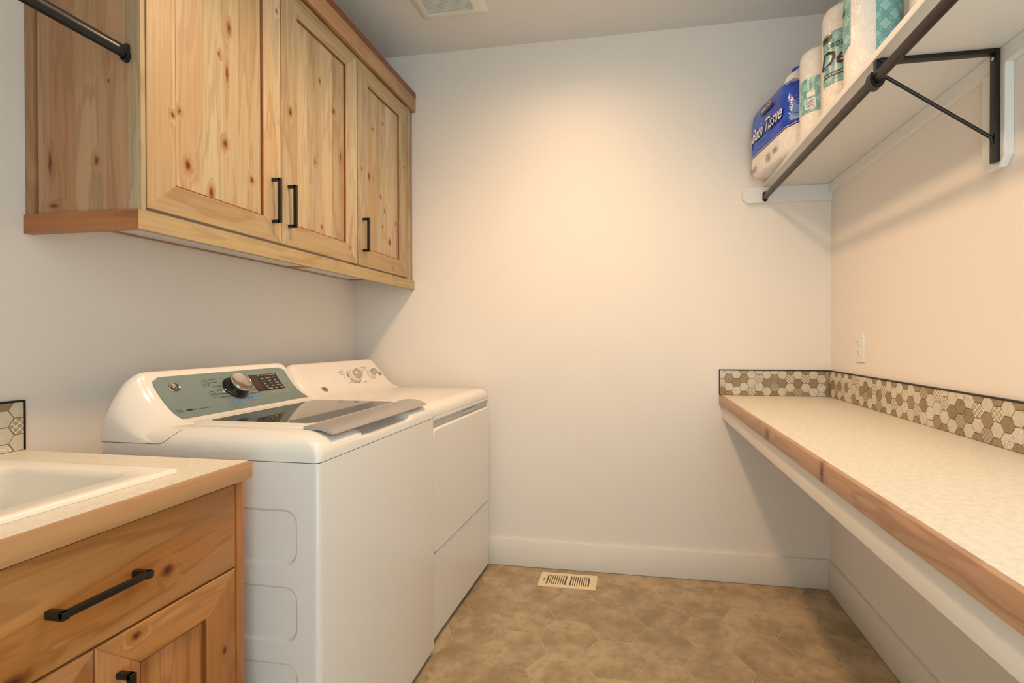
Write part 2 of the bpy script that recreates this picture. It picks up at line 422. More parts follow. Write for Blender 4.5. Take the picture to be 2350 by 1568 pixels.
# ------------------------------------------------------------------ recessed ceiling lights
M_LAMP = N('lamp_lens'); M_LAMP.b.inputs['Emission Color'].default_value = (1, .85, .65, 1); M_LAMP.b.inputs['Emission Strength'].default_value = 6; M_LAMP = M_LAMP.out(srgb(255, 240, 215), .5)
for i, (x, y, CAN_WATT, CAN_CONE, CAN_BLEND) in enumerate(CANS):
    t = thing('recessed_light', (x, y, H), ('round recessed ceiling light near the back wall', 'round recessed ceiling light near the middle of the room')[i], 'ceiling light', 'recessed ceiling lights')
    mk('trim_ring', *revolve([(.098, -.001), (.098, -.006), (.078, -.009), (.072, -.002)], (x, y, H), (0, 0, 1), 40, False), M_TRIM, t, 40)
    mk('lens', *revolve([(.001, -.003), (.0715, -.003), (.0715, -.001), (.001, -.001)], (x, y, H), (0, 0, 1), 32), M_LAMP, t)
    ld = bpy.data.lights.new('lamp', 'SPOT'); ld.energy = CAN_WATT; ld.color = CAN_COL; ld.spot_size = math.radians(CAN_CONE); ld.spot_blend = CAN_BLEND; ld.shadow_soft_size = .09
    lo = bpy.data.objects.new('lamp', ld); reg(lo, t, (x, y, H-.06))

# ------------------------------------------------------------------ cabinet doors
def pull(parent, x, y, z0, z1, axis='z', proj=.032, th=.0105):
    m = MB()
    if axis == 'z':
        for z in (z0, z1-th): m.add(*bx(x, x+proj-.002, y-th/2, y+th/2, z, z+th, .0012))
        m.add(*bx(x+proj-th, x+proj, y-th/2, y+th/2, z0, z1, .0012))
    else:
        for q in (z0, z1-th): m.add(*bx(x, x+proj-.002, q, q+th, y-th/2-.003, y+th/2, .0012))
        m.add(*bx(x+proj-th, x+proj, z0, z1, y-th/2, y+th/2, .0012))
    return tag(m.build('handle', M_BLACK, parent, 35), 'matt black square bar pull')
def framed_door(parent, xf, y0, y1, z0, z1, sw, rw, nb, mv, mh, mb_, splits=None):
    d = bpy.data.objects.new('door', None); d.empty_display_size = .03; reg(d, parent, (xf-.02, (y0+y1)/2, z0))
    xb = xf - .02; bv = .0013
    def pc(n, P, mt): return prism(n, P, 'yz', xb, xf, mt, d, bv, 30)
    pc('stile', [(y0, z0), (y0+sw, z0+rw), (y0+sw, z1-rw), (y0, z1)], mv)
    pc('stile', [(y1, z0), (y1, z1), (y1-sw, z1-rw), (y1-sw, z0+rw)], mv)
    pc('rail', [(y0, z0), (y1, z0), (y1-sw, z0+rw), (y0+sw, z0+rw)], mh)
    pc('rail', [(y0+sw, z1-rw), (y1-sw, z1-rw), (y1, z1), (y0, z1)], mh)
    a, b = y0+sw, y1-sw
    if splits is None:
        splits = sorted(random.uniform(.12, .88) for _ in range(nb-1)) if nb > 1 else []
        splits = [(k+1)/nb + random.uniform(-.05, .05) for k in range(nb-1)]
    es = [0] + list(splits) + [1]
    for k in range(len(es)-1):
        ya, yb = a+(b-a)*es[k], a+(b-a)*es[k+1]
        box('board', xb+.002, xf-.0095, ya, yb-.0002, z0+rw-.004, z1-rw+.004, mb_, d)
    for (ya, yb, za, zb) in ((b-.0042, b-.0002, z0+rw, z1-rw), (a+.0002, a+.0042, z0+rw, z1-rw)): box('shaded_bead', xb+.004, xf-.0045, ya, yb, za, zb, M_BEAD_SHADE, d)  # added strips carrying the stain and painted shade of the inner frame edges
    for (za, zb) in ((z1-rw-.0042, z1-rw-.0002), (z0+rw+.0002, z0+rw+.0042)): box('shaded_bead', xb+.004, xf-.0045, a+.0043, b-.0043, za, zb, M_BEAD_SHADE, d)
    return d

# upper cabinets on the left wall
YN, XF = -1.487, .340                      # near end, door face
ZB, ZT = 1.5205, 2.4155
XC = XF - .0215                             # carcass front
def wall_cab(y0, y1, label):
    t = thing('wall_cabinet', (.16, (y0+y1)/2, 1.512), label, 'cabinet', 'wall cabinets above the washer and dryer')
    th = .016
    box('side_panel', .004, XC, y0, y0+th, 1.512, ZT+.01, M_SIDE, t); box('side_panel', .004, XC, y1-th, y1, 1.512, ZT+.01, M_SIDE, t)
    box('back_panel', .0005, .012, y0+th, y1-th, 1.512, ZT+.01, M_SIDE, t)
    box('bottom_panel', .012, XC, y0+th, y1-th, 1.5165, 1.532, M_MELA, t)
    box('top_panel', .012, XC, y0+th, y1-th, ZT-.006, ZT+.01, M_SIDE, t)
    return t
YS = -.547
c1 = wall_cab(-1.4745, YS-.0003, 'knotty alder double-door wall cabinet above the washer')
c2 = wall_cab(YS+.0003, -.0785, 'knotty alder single-door wall cabinet in the back corner above the dryer')
d1 = framed_door(c1, XF, -1.4715, -1.0118, ZB, ZT, .0765, .075, 4, M_DV, M_DH, M_DV, (.29, .585, .70))
d2 = framed_door(c1, XF, -1.0078, -.5515, ZB, ZT, .079, .0765, 4, M_DV, M_DH, M_DV, (.22, .48, .72))
d3 = framed_door(c2, XF, -.5435, -.0810, ZB, ZT, .082, .078, 4, M_DV, M_DH, M_DV, (.3, .55, .8))
pull(d1, XF, -1.0515, 1.5806, 1.7292); pull(d2, XF, -.9757, 1.582, 1.7288); pull(d3, XF, -.505, 1.5827, 1.7312)
# finished end of the left cabinet: front stile, glued boards, scribe strip
box('end_stile', XC-.02, XF, YN, YN+.0115, 1.512, ZT+.01, M_DV, c1, .0006)
es = [.0335, .0712, .149, .242, XC-.0203]
for k in range(4): box('end_board', es[k], es[k+1]-.0003, YN, YN+.012, 1.512, ZT+.01, M_SIDE, c1)
box('scribe_strip', .0005, .0272, YN-.005, YN+.012, 1.512, ZT+.01, M_SIDE, c1, .001)
# filler at the back wall
box('filler_strip', XF-.02, XF, -.0775, -.040, 1.512, ZT+.01, M_DV, c2, .0008)
box('filler_strip', XF-.026, XF-.010, -.0365, -.0008, 1.512, ZT+.01, M_SIDE, c2, .0008)
t = thing('light_rail', (.33, -.75, 1.4638), 'wooden light rail under the wall cabinets', 'trim')
prism('rail_board', [(.3235, YN-.0093+.0185), (.3425, YN-.0093), (.3425, -.0005), (.3235, -.0005)], 'xy', 1.4638, 1.5117, M_RAIL, t, .0012, 30)
prism('rail_return', [(.0005, YN-.0093), (.3423, YN-.0093), (.3233, YN-.0093+.0185), (.0005, YN-.0093+.0185)], 'xy', 1.4638, 1.5117, M_RAILX, t, .0012, 30)
t = thing('crown_molding', (.34, -.75, 2.429), 'flat wooden crown board topping the wall cabinets', 'trim')
box('crown_board', .3205, .3525, YN-.012, -.0005, 2.4275, 2.500, M_CROWN, t, .0012)
box('crown_cap', .3205, .3530, YN-.0125, -.0005, 2.5003, 2.5300, M_CAP, t, .0012)
box('crown_return', .0005, .3203, YN-.012, YN+.02, 2.4275, 2.53, M_CROWN, t, .0012)

# hanging rod from the cabinet end to the wall behind the camera
t = thing('hanging_rod', (.3025, -2.2, 1.8925), 'black closet rod fixed to the end of the wall cabinet', 'closet rod')
def oval(c, a, b, n=32):
    return [(c[0] + math.copysign(abs(math.cos(q))**.9, math.cos(q))*a, c[1] + math.copysign(abs(math.sin(q))**.9, math.sin(q))*b) for q in (2*pi*k/n for k in range(n))]
def ovrod(name, c, a, b, y0, y1, mat, parent):
    P = oval(c, a, b); return mk(name, *loft([[(x, y0, z) for x, z in P], [(x, y1, z) for x, z in P]]), mat, parent, 50)
ovrod('rod', (.3025, 1.8925), .0092, .0158, NEAR+.004, YN-.003, M_GREYROD, t)
def flange(parent, x, z, y0, y1, w=.0165, h=.047, mat=M_BLACK):
    m = MB(); s = 1 if y1 > y0 else -1
    P = rr(x-w/2, x+w/2, z-h/2, z+h/2, w/2-.0002, 6)
    m.add(*pr(P, 'xz', y0, y0+(y1-y0)*.35, .0008))
    Q = rr(x-.0120, x+.0120, z-.019, z+.004, .009, 6)
    return m.build('flange', mat, parent, 40)
flange(t, .3025, 1.8925, YN-.0004, YN-.012); flange(t, .3025, 1.8925, NEAR+.001, NEAR+.012)
m = MB()
R0 = [[(.3025+a*math.cos(q), y, 1.889+b*math.sin(q)) for q in (pi+pi*k/14 for k in range(15))] + [(.3025+a*.8*math.cos(q), y, 1.889+b*.8*math.sin(q)) for q in (2*pi-pi*k/14 for k in range(15))] for y, a, b in ((YN-.001, .0125, .019), (YN-.010, .0125, .019))]
m.add(*loft(R0)); m.build('cup', M_BLACK, t, 40)

# ------------------------------------------------------------------ hexagon backsplash
TR, TC, TG = .0237, .03555, .00125
def splash(name, label, face, a0, a1, cols, first, pitch, zrow, endtrim):
    """face: 'back' (a=x), 'right' (a=-y), 'left' (a=y). cols: list of strings of tile kinds from the top down."""
    z0, z1 = .9195, 1.0435
    if face == 'back': plane, d0, dg, d1 = 'xz', -.0004, -.0066, -.0085
    elif face == 'right': plane, d0, dg, d1 = 'yz', W-.0004, W-.0066, W-.0085
    else: plane, d0, dg, d1 = 'yz', .0004, .0066, .0085
    sg = -1 if face == 'right' else 1
    lo, hi = sorted((sg*a0, sg*a1))
    t = mk(name, *pr([(lo, z0), (hi, z0), (hi, z1), (lo, z1)], plane, d0, dg), M_GROUT)
    tag(t, label, 'backsplash')
    r = (TR - TG)
    for i, s in enumerate(cols):
        a = first + i*pitch
        n = len(s)
        for k, ch in enumerate(s):
            zc = (1.0218 if n == 3 else 1.0423) - k*.0411
            P = [(sg*a + r*math.cos(q*pi/3)*pitch/TC, zc + r*math.sin(q*pi/3)) for q in range(6)]
            P = clip(P, lo+.0012, hi-.0012, z0+.0008, z1-.003)
            if len(P) < 3 or area(P) < 2.2e-5: continue
            if sum(P[q-1][0]*P[q][1]-P[q][0]*P[q-1][1] for q in range(len(P))) < 0: P = P[::-1]
            oc = put(plane, sg*a, zc, (dg+d1)/2)
            prism('tile', P, plane, dg, d1, TM[ch], t, .0005, 0, oc)
    m = MB(); e = .0095 if face == 'left' else -.0095
    if face == 'back':
        m.add(*bx(lo-.003, hi, -.0102, -.0003, z1-.0036, z1+.0014, .0004)); m.add(*bx(lo-.003, lo, -.0102, -.0003, z0, z1-.003, .0004))
    elif face == 'right':
        m.add(*bx(W-.0102, W-.0003, lo, hi-.0104, z1-.0036, z1+.0014, .0004))
    else:
        m.add(*bx(.0003, .0102, lo, hi+.003, z1-.0036, z1+.0014, .0004)); m.add(*bx(.0003, .0102, hi, hi+.003, z0, z1-.003, .0004))
    m.build('edge_trim', M_BLACK, t)
    return t
BACK = ['LPB', 'SBLB', 'LBS', 'GBLB', 'LLP', 'LPLB', 'LBL', 'SBGB', 'LBL', 'BPLB', 'LBG', 'BPLB', 'LBS', 'BLSL', 'GBB']
splash('tile_backsplash', 'hexagon mosaic backsplash on the back wall above the counter', 'back', 1.9395, W-.0088, BACK, 1.9479, .03515, 0, True)
RIGHT = ['SBL', 'BLGB', 'LBL', 'BLPB', 'SBL', 'BLSL', 'PLB', 'LPLB', 'LBL', 'SBGB', 'LBL', 'BPLB', 'LBG', 'BPLB', 'LBS', 'BLPB', 'SBL', 'BLSB', 'LBL', 'BLPB', 'GBL', 'BLSL', 'PLB', 'LPLB', 'LBL', 'SBGB', 'LBL', 'BPLB', 'LBG', 'BPLB', 'LBS', 'BLSB', 'SBL', 'BLPB', 'LBL', 'LPLB', 'GBL', 'BLSL', 'PLB']
RIGHT = ['BPBB'] + RIGHT
splash('tile_backsplash', 'hexagon mosaic backsplash on the right wall above the counter', 'right', .0, .0476 + 38.6*.03555, RIGHT, .0476-.03555, .03555, 0, False)
LEFT = ['LPL', 'BLLS', 'LBP', 'SLBL', 'LLB', 'PBLB', 'LSL', 'BLPB', 'LBL', 'LPBS', 'BLL', 'SLBL', 'LPB', 'BLLB', 'LBS', 'GLBL', 'LLP', 'BSLB']
splash('tile_backsplash', 'hexagon mosaic backsplash on the left wall behind the sink', 'left', -2.13, -1.5035, LEFT, -1.511, -.0340, 0, True)

# ------------------------------------------------------------------ right-hand counter
CZ, CX, CB, CE = .919, 1.9375, .8715, -2.42
t = thing('laundry_counter', (2.19, -1.2, .80), 'long beige laminate folding counter with alder front edge along the right wall', 'counter')
box('laminate_top', CX+.0125, W-.0006, CE, -.0006, CB+.002, CZ, M_LAM, t, .0006)
box('wood_edge', CX, CX+.0120, CE, -.0006, CB, CZ-.0003, M_EDGE, t, .0016)
box('apron', CX+.0145, CX+.0335, CE+.01, -.0006, .8045, CB, M_TRIM, t, .001)
box('wall_cleat', W-.02, W-.0006, CE+.01, -.02, .81, CB, M_TRIM, t, .001)
m = MB(); m.add(*bx(CX+.04, W-.022, CE+.002, CE+.022, .0006, CB-.0003, .001)); m.build('end_support', M_TRIM, t)

# ------------------------------------------------------------------ wall outlet
t = thing('wall_outlet', (W, -.306, 1.157), 'white duplex outlet on the right wall above the backsplash', 'outlet')
oy, oz = -.306, 1.157
prism('cover_plate', rr(oy-.0375, oy+.0375, oz-.0595, oz+.0595, .004, 3), 'yz', W-.0004, W-.0062, M_OUTLET, t, .0022, 40)
for s in (1, -1):
    zc = oz + s*.0195
    P = [(oy+.0165*math.cos(q)*1.0, max(-.0135, min(.0135, .0165*math.sin(q)))+zc) for q in (2*pi*k/24 for k in range(24))]
    r_ = prism('receptacle', P, 'yz', W-.006, W-.0085, M_OUTLET, t, .0004)
    for dy, hh in ((-.0062, .0075), (.0062, .009)): box('slot', W-.0088, W-.0084, oy+dy-.001, oy+dy+.001, zc+.001-hh/2+.003, zc+.001+hh/2+.003, M_GAP, r_)
    box('slot', W-.0088, W-.0084, oy-.0025, oy+.0025, zc-.0095, zc-.0055, M_GAP, r_)
mk('screw', *revolve([(.001, 0), (.0032, 0), (.0026, .0012), (.0005, .0012)], (W-.0062, oy, oz), (-1, 0, 0), 12), M_OUTLET, t)

# ------------------------------------------------------------------ floor register
x0, x1, y0, y1 = 1.0615, 1.346, -.2005, -.0620
t = thing('floor_register', ((x0+x1)/2, (y0+y1)/2, .0), 'cream metal floor register in front of the back baseboard', 'floor vent')
zt = .0055
gx = [(x0+.037, x0+.1345), (x0+.1525, x1-.037)]; gy0, gy1 = y0+.024, y1-.023
m = MB()
P = rr(x0, x1, y0, y1, .008, 4)
def frame(a0, a1, b0, b1):
    m.add(*bx(a0, a1, b0, b1, .0009, zt))
frame(x0+.006, x1-.006, y0+.001, gy0); frame(x0+.006, x1-.006, gy1, y1-.001); frame(x0+.001, gx[0][0], gy0, gy1); frame(gx[0][1], gx[1][0], gy0, gy1); frame(gx[1][1], x1-.001, gy0, gy1)
for cx, cy, sx, sy in ((x0, y0, 1, 1), (x1, y0, -1, 1), (x1, y1, -1, -1), (x0, y1, 1, -1)):
    Q = [(cx+sx*.001, cy+sy*.006), (cx+sx*.003, cy+sy*.003), (cx+sx*.006, cy+sy*.001), (cx+sx*.0062, gy0 if sy > 0 else gy1), (cx+sx*.001, gy0 if sy > 0 else gy1)]
    m.add(*pr(Q, 'xy', .0009, zt))
m.build('face_plate', M_VENT, t)
box('duct', gx[0][0]-.002, gx[1][1]+.002, gy0-.002, gy1+.002, .0004, .0009, M_GAP, t)
for a, b in gx:
    n = 9; p_ = (b-a)/n
    for k in range(n+1):
        xc = a + k*p_
        if 0 < k < n: box('slat', xc-.0032, xc+.0032, gy0, gy1, .0028, zt, M_VENT, t, .0006)
M_FIN = plain('register_fin', (104, 102, 98), .5, .5, .3)
for a, b in gx:
    p_ = (b-a)/9
    for k in range(9):
        xc = a+(k+.5)*p_
        mk('fin', *pr([(xc-.004, .0012), (xc-.003, .0010), (xc+.0035, .0024), (xc+.0025, .0026)], 'xz', gy0+.004, gy1-.004), M_FIN, t)
mk('lever', *tube([(x0+.024, y0+.052, zt), (x0+.024, y0+.056, zt+.004), (x0+.024, y0+.066, zt+.005), (x0+.024, y0+.072, zt)], .0018, 8), M_FIN, t)

# ------------------------------------------------------------------ ceiling exhaust grille
fx0, fx1, fy1 = .524, .855, -.281; fy0 = fy1-.331
t = thing('exhaust_grille', ((fx0+fx1)/2, (fy0+fy1)/2, H), 'square white exhaust fan grille on the ceiling above the washer', 'ceiling vent')
ix0, ix1, iy1 = .573, .793, -.331; iy0 = iy1-.231
m = MB()
ring = lambda a0, a1, b0, b1, z, r: [(a, b, z) for a, b in rr(a0, a1, b0, b1, r, 3)]
m.add(*loft([ring(fx0, fx1, fy0, fy1, H-.0005, .012), ring(fx0, fx1, fy0, fy1, H-.006, .012), ring(fx0+.012, fx1-.012, fy0+.012, fy1-.012, H-.016, .010), ring(ix0-.006, ix1+.006, iy0-.006, iy1+.006, H-.022, .008), ring(ix0, ix1, iy0, iy1, H-.021, .006), ring(ix0, ix1, iy0, iy1, H-.003, .006)], False, False))
m.build('frame', M_FANP, t, 35)
box('backing', ix0+.0005, ix1-.0005, iy0+.0005, iy1-.0005, H-.006, H-.0008, plain('fan_backing', (150, 158, 156), .7), t)
k = 0
y = iy1-.006
while y > iy0+.004:
    mk('slat', *pr([(y-.0042, H-.016), (y-.0032, H-.0195), (y+.0028, H-.0195), (y+.0028, H-.016)], 'yz', ix0+.0008, ix1-.0008), M_FANS, t); y -= .0108

# ------------------------------------------------------------------ sink base cabinet and counter
t = thing('sink_cabinet', (.32, -1.82, .0), 'knotty alder sink cabinet with one drawer and black pulls', 'cabinet')
FX = .635; SY1, SY0 = -1.5065, -2.132
box('side_panel', .004, FX, SY1-.0205, SY1, .0006, .8785, M_BASE_V, t, .0008)
box('side_panel', .004, FX, SY0, SY0+.02, .0006, .8785, M_BASE_V, t, .0008)
box('carcass', .006, FX-.0225, SY0+.0205, SY1-.021, .105, .70, M_GAP, t)
box('toe_kick', .50, .52, SY0+.0205, SY1-.021, .0006, .105, M_BASE_H, t)
box('face_rail', FX-.042, FX-.0225, SY0+.0205, SY1-.021, .86, .8785, M_BASE_H, t)
dr = box('drawer', FX-.02, FX, SY0+.0235, SY1-.0245, .6865, .8705, M_BASE_H, t, .0014)
pull(dr, FX, .7785, -1.8895, -1.7485, 'y', .036, .0105)
yc = (SY0+SY1)/2
bd1 = framed_door(t, FX, yc+.0015, SY1-.0245, .112, .6815, .0735, .0715, 3, M_BASE_V, M_BASE_H, M_BASE_V, (.33, .68))
bd2 = framed_door(t, FX, SY0+.0235, yc-.0025, .112, .6815, .0735, .0715, 3, M_BASE_V, M_BASE_H, M_BASE_V, (.33, .68))
pull(bd1, FX, yc+.037, .475, .619); pull(bd2, FX, yc-.037, .475, .619)

t = thing('sink_counter', (.33, -1.82, .879), 'beige laminate countertop with maple edge around the sink', 'counter')
sx0, sx1, sy0, sy1 = .120, .572, -2.020, -1.628         # cut-out
KX, KY1, KY0 = .6605, -1.5085, -2.135
m = MB()
for a in ((.0006, sx0, KY0, KY1), (sx1, KX-.0122, KY0, KY1), (sx0, sx1, KY0, sy0), (sx0, sx1, sy1, KY1)): m.add(*bx(*a, .882, CZ))
m.build('laminate_top', M_LAM, t)
box('wood_edge', KX-.0120, KX, KY0, KY1, .8805, CZ-.0003, M_EDGEL, t, .0016)

t = thing('drop_in_sink', (.35, -1.82, CZ), 'white drop-in laundry sink in the left counter', 'sink')
def rng(i, z, r): return [(a, b, z) for a, b in rr(.108+i, .584-i, -2.032+i, -1.616-i, r, 6)]
m = MB()
def rin(i, z, r, o=0): return [(a, b, z) for a, b in rr(.172+i, .520-i, -1.992+i, -1.656-i, r, 6)]
m.add(*loft([rng(0, CZ+.0004, .012), rng(.0005, CZ+.006, .012), rng(.0035, CZ+.0098, .012), rng(.012, CZ+.0104, .012), rng(.018, CZ+.0098, .012), rin(-.006, CZ+.0065, .05), rin(0, CZ+.003, .05), rin(.004, CZ-.01, .05), rin(.018, .79, .05), rin(.04, .735, .05), rin(.07, .722, .04)], False, True))
m.build('basin', M_SINK, t, 50)
mk('drain', *revolve([(.002, .0), (.042, .0), (.040, .003), (.03, .001), (.002, .001)], (.346, -1.824, .7222), (0, 0, 1), 24), M_CHROME, t, 40)

# ------------------------------------------------------------------ washer
wy0, wy1, wx0, wx1 = -1.4325, -.7465, .145, .773
wc = (wy0+wy1)/2
ws = thing('washing_machine', ((wx0+wx1)/2, wc, 0), 'white top-load washer with grey-green control panel and glass lid', 'washer')
SE = .8978
# body with recessed side panels facing the sink
def body(parent, x0, x1, y0, y1, z0, z1, r, mat, panels, name='body'):
    m = MB(); P = rr(x0, x1, y0, y1, (0.0005, r, r, 0.0005), 6)
    R = [[(a, b, z) for a, b in P] for z in (z0, z1)]
    V, F = loft(R)
    if panels:                               # open the near side, then rebuild it with sunken fields
        n = len(P); ya = y0
        F = [f for f in F if not (len(f) == 4 and all(abs(V[i][1]-y0) < 1e-6 for i in f) and max(V[i][0] for i in f)-min(V[i][0] for i in f) > .1)]
        m.add(V, F)
        xa, xb = min(p[0] for p in P if abs(p[1]-y0) < 1e-6), max(p[0] for p in P if abs(p[1]-y0) < 1e-6)
        zs = [z0] + [(panels[k][1]+panels[k+1][0])/2 for k in range(len(panels)-1)] + [z1]
        for k, (pa, pb) in enumerate(panels):
            Q = rr(x0+.03, .714, pa, pb, .034, 6); cells = [(xa, zs[k]), (xb, zs[k]), (xb, zs[k+1]), (xa, zs[k+1])]
            nn = len(Q); h = nn//4
            Vc = [(a, y0, b) for a, b in cells] + [(a, y0, b) for a, b in Q] + [(a, y0+.0060, b) for a, b in inset(Q, .0075)]
            Fc = []
            for c in range(4):
                for i in range(h-1): Fc.append((c, 4+c*h+i, 4+c*h+i+1))
                Fc.append((c, 4+c*h+h-1, 4+((c+1) % 4)*h, (c+1) % 4))
            for i in range(nn): Fc.append((4+i, 4+nn+i, 4+nn+(i+1) % nn, 4+(i+1) % nn))
            Fc.append(tuple(4+nn+i for i in range(nn)))
            m.add(Vc, Fc)
    else: m.add(V, F)
    return m.build(name, mat, parent, 30)
pan = [(.0785-.0, .2165), (.2665, .4045), (.4555, .5930), (.6435, .7815)]
body(ws, wx0, wx1, wy0, wy1, .022, SE-.0018, .012, M_APPL, pan)
for a in (wx0+.05, wx1-.06):
    for b in (wy0+.05, wy1-.05): mk('foot', *revolve([(.002, 0), (.02, 0), (.02, .014), (.01, .022), (.002, .022)], (a, b, .0004), (0, 0, 1), 14), M_BLACK, ws)
# deck
def front_pts(P, x, ya, yb, dep=0.0, n=26):      # extra points along the front edge, pressed in for the hand scoop
    k = 2*9; out = []
    for i in range(1, n):
        y = ya+(yb-ya)*i/n; e = max(0.0, min(1.0, (.150-abs(y-wc))/.035)); e = e*e*(3-2*e)
        out.append((x-dep*e, y))
    return P[:k] + out + P[k:]
def dk(i, z, r, fi=None, dep=0.0):
    fi = i if fi is None else fi
    P = rr(wx0+min(i, .02), wx1-fi, wy0+i, wy1-i, r, 8)
    return [(a, b, z) for a, b in front_pts(P, wx1-fi, wy0+i+r, wy1-i-r, dep)]
gx0, gx1, gy0_, gy1_ = .352, .676, -1.318, -.862
def dop(i, z, r=.03):
    P = rr(gx0+i, gx1-i, gy0_+i, gy1_-i, r, 8)
    return [(a, b, z) for a, b in front_pts(P, gx1-i, gy0_+i+r, gy1_-i-r)]
R = [dk(.0, SE, .014), dk(.0, SE+.020, .016), dk(.0008, SE+.025, .017, .0015, .001), dk(.0015, SE+.029, .018, .003, .024), dk(.003, SE+.036, .02, .006, .036), dk(.006, SE+.043, .022, .012, .040), dk(.010, SE+.050, .024, .020, .038), dk(.021, SE+.060, .03, .042, .018), dk(.036, SE+.0665, .035, .066, .002), dk(.055, SE+.0690, .04, .088)]
R += [dop(-.012, SE+.0690, .035), dop(0, SE+.0675, .03), dop(.004, SE+.058, .03), dop(.012, SE+.02, .04), dop(.03, SE-.03, .06), dop(.05, SE-.20, .10)]
mk('top_deck', *loft(R, True, True), M_APPL, ws, 50)
box('seam_gasket', wx0+.003, wx1-.003, wy0+.003, wy1-.003, SE-.0025, SE-.0003, M_GAP, ws)
# lid: glass, frame, silver grip
ld_ = MB(); zl = SE+.0680
F1 = [(a, b, zl+.0002) for a, b in rr(gx0-.030, gx1+.008, gy0_-.030, gy1_+.030, .03, 8)]
F2 = [(a, b, zl+.0050) for a, b in rr(gx0-.028, gx1+.008, gy0_-.028, gy1_+.028, .03, 8)]
F3 = [(a, b, zl+.0060) for a, b in rr(gx0-.002, gx1+.002, gy0_-.002, gy1_+.002, .025, 8)]
F4 = [(a, b, zl+.0002) for a, b in rr(gx0, gx1, gy0_, gy1_, .025, 8)]
lid = mk('lid', *loft([F4, F1, F2, F3, F4], False, False), M_PLAST, ws, 40)
prism('lid_glass', rr(gx0+.0003, gx1-.0003, gy0_+.0003, gy1_-.0003, .025, 8), 'xy', zl+.0012, zl+.0052, M_GLASS, lid)
# wavy silver grip along the front of the lid
R = []
for y, hw in ((-.281, 0), (-.278, 1), (-.2, 1), (-.1, 1), (0, 1), (.1, 1), (.2, 1), (.278, 1), (.281, 0)):
    q = .0 if hw else .003
    yy = wc + y
    prof = [(gx1+.0105, zl+.0010), (gx1+.0105, zl+.0075), (gx1+.03, zl+.0090), (gx1+.055, zl+.0068), (gx1+.076, zl+.0015), (gx1+.092, zl-.0070), (gx1+.0945, zl-.0110), (gx1+.088, zl-.0110), (gx1+.06, zl-.002)]
    sk = .010*abs(y)/.281
    R.append([(x - sk*(x-gx1)/.087*0, yy, z) for x, z in prof])
mk('lid_grip', *loft(R), M_SILVER, lid, 35)
# console
def smooth_curve(P, n=6):
    out = []
    for i in range(len(P)-1):
        p0, p1, p2, p3 = P[max(i-1, 0)], P[i], P[i+1], P[min(i+2, len(P)-1)]
        for k in range(n):
            t_ = k/n
            out.append(tuple(.5*(2*p1[c]+(-p0[c]+p2[c])*t_+(2*p0[c]-5*p1[c]+4*p2[c]-p3[c])*t_*t_+(-p0[c]+3*p1[c]-3*p2[c]+p3[c])*t_**3) for c in range(2)))
    out.append(P[-1]); return out
def interp(tab, d):
    for i in range(len(tab)-1):
        if d <= tab[i+1][0]:
            f = (d-tab[i][0])/(tab[i+1][0]-tab[i][0]); f = max(0, min(1, f))
            return tuple(a+(b-a)*f for a, b in zip(tab[i][1:], tab[i+1][1:]))
    return tab[-1][1:]
def console(parent, prof, y0, y1, tab, mat, name='console', crown=0.0):
    """prof: list of (x, h) with h 0..1; tab: distance from the end -> (base z, top z, x-shrink)"""
    L = y1-y0; ds = [0, .004, .01, .018, .028, .04, .052, .064, .076, .09, .12]
    ys = [y0+d for d in ds] + [y0+L*f for f in (.3, .4, .5, .6, .7)] + [y1-d for d in reversed(ds)]
    R = []
    for y in ys:
        d = min(y-y0, y1-y); bz, tz, sh = interp(tab, d); tz += crown*(1-((y-(y0+y1)/2)/(L/2))**2)
        xb = prof[0][0]
        R.append([(xb+(x-xb)*sh, y, bz+h*(tz-bz)) for x, h in prof])
    return mk(name, *loft(R), mat, parent, 55)
wprof = [(.146, 0), (.148, .62), (.153, .86), (.163, .965), (.176, 1.0), (.187, .975), (.196, .885)] + [(.212, .70), (.232, .503), (.26, .294), (.283, .175), (.308, .095), (.335, .045), (.36, .0)]
wprof = wprof[:4] + smooth_curve(wprof[4:], 3)
wtab = [(0, .926, .985, .94), (.004, .928, 1.004, .96), (.01, .93, 1.022, .975), (.018, .934, 1.040, .985), (.028, .94, 1.058, .992), (.04, .948, 1.076, .997), (.052, .955, 1.089, 1), (.064, .960, 1.098, 1), (.076, .962, 1.103, 1), (.09, .962, 1.105, 1)]
console(ws, wprof, wy0+.0005, wy1-.0005, wtab, M_APPL)
from mathutils.bvhtree import BVHTree
bv = []
for o in ws.children:
    if o.name.split('.')[0] in ('console', 'top_deck'):
        w_ = WL[o.name]; bv.append(BVHTree.FromPolygons([v.co + w_ for v in o.data.vertices], [tuple(p_.vertices) for p_ in o.data.polygons]))
pts = []
for x_, z_ in [(.149+.0145*k, .9292) for k in range(13)] + [(.333, .9320), (.342, .9385), (.349, .9450), (.355, .9510), (.360, .9565), (.363, .9610)]:
    ys_ = [h[0].y for h in (b_.ray_cast(Vector((x_, -1.6, z_)), Vector((0, 1, 0))) for b_ in bv) if h[0] is not None]
    if ys_: pts.append((x_, min(ys_)-.0001, z_))
mk('console_seam', *tube(pts, .0007, 6), M_GAP, ws)
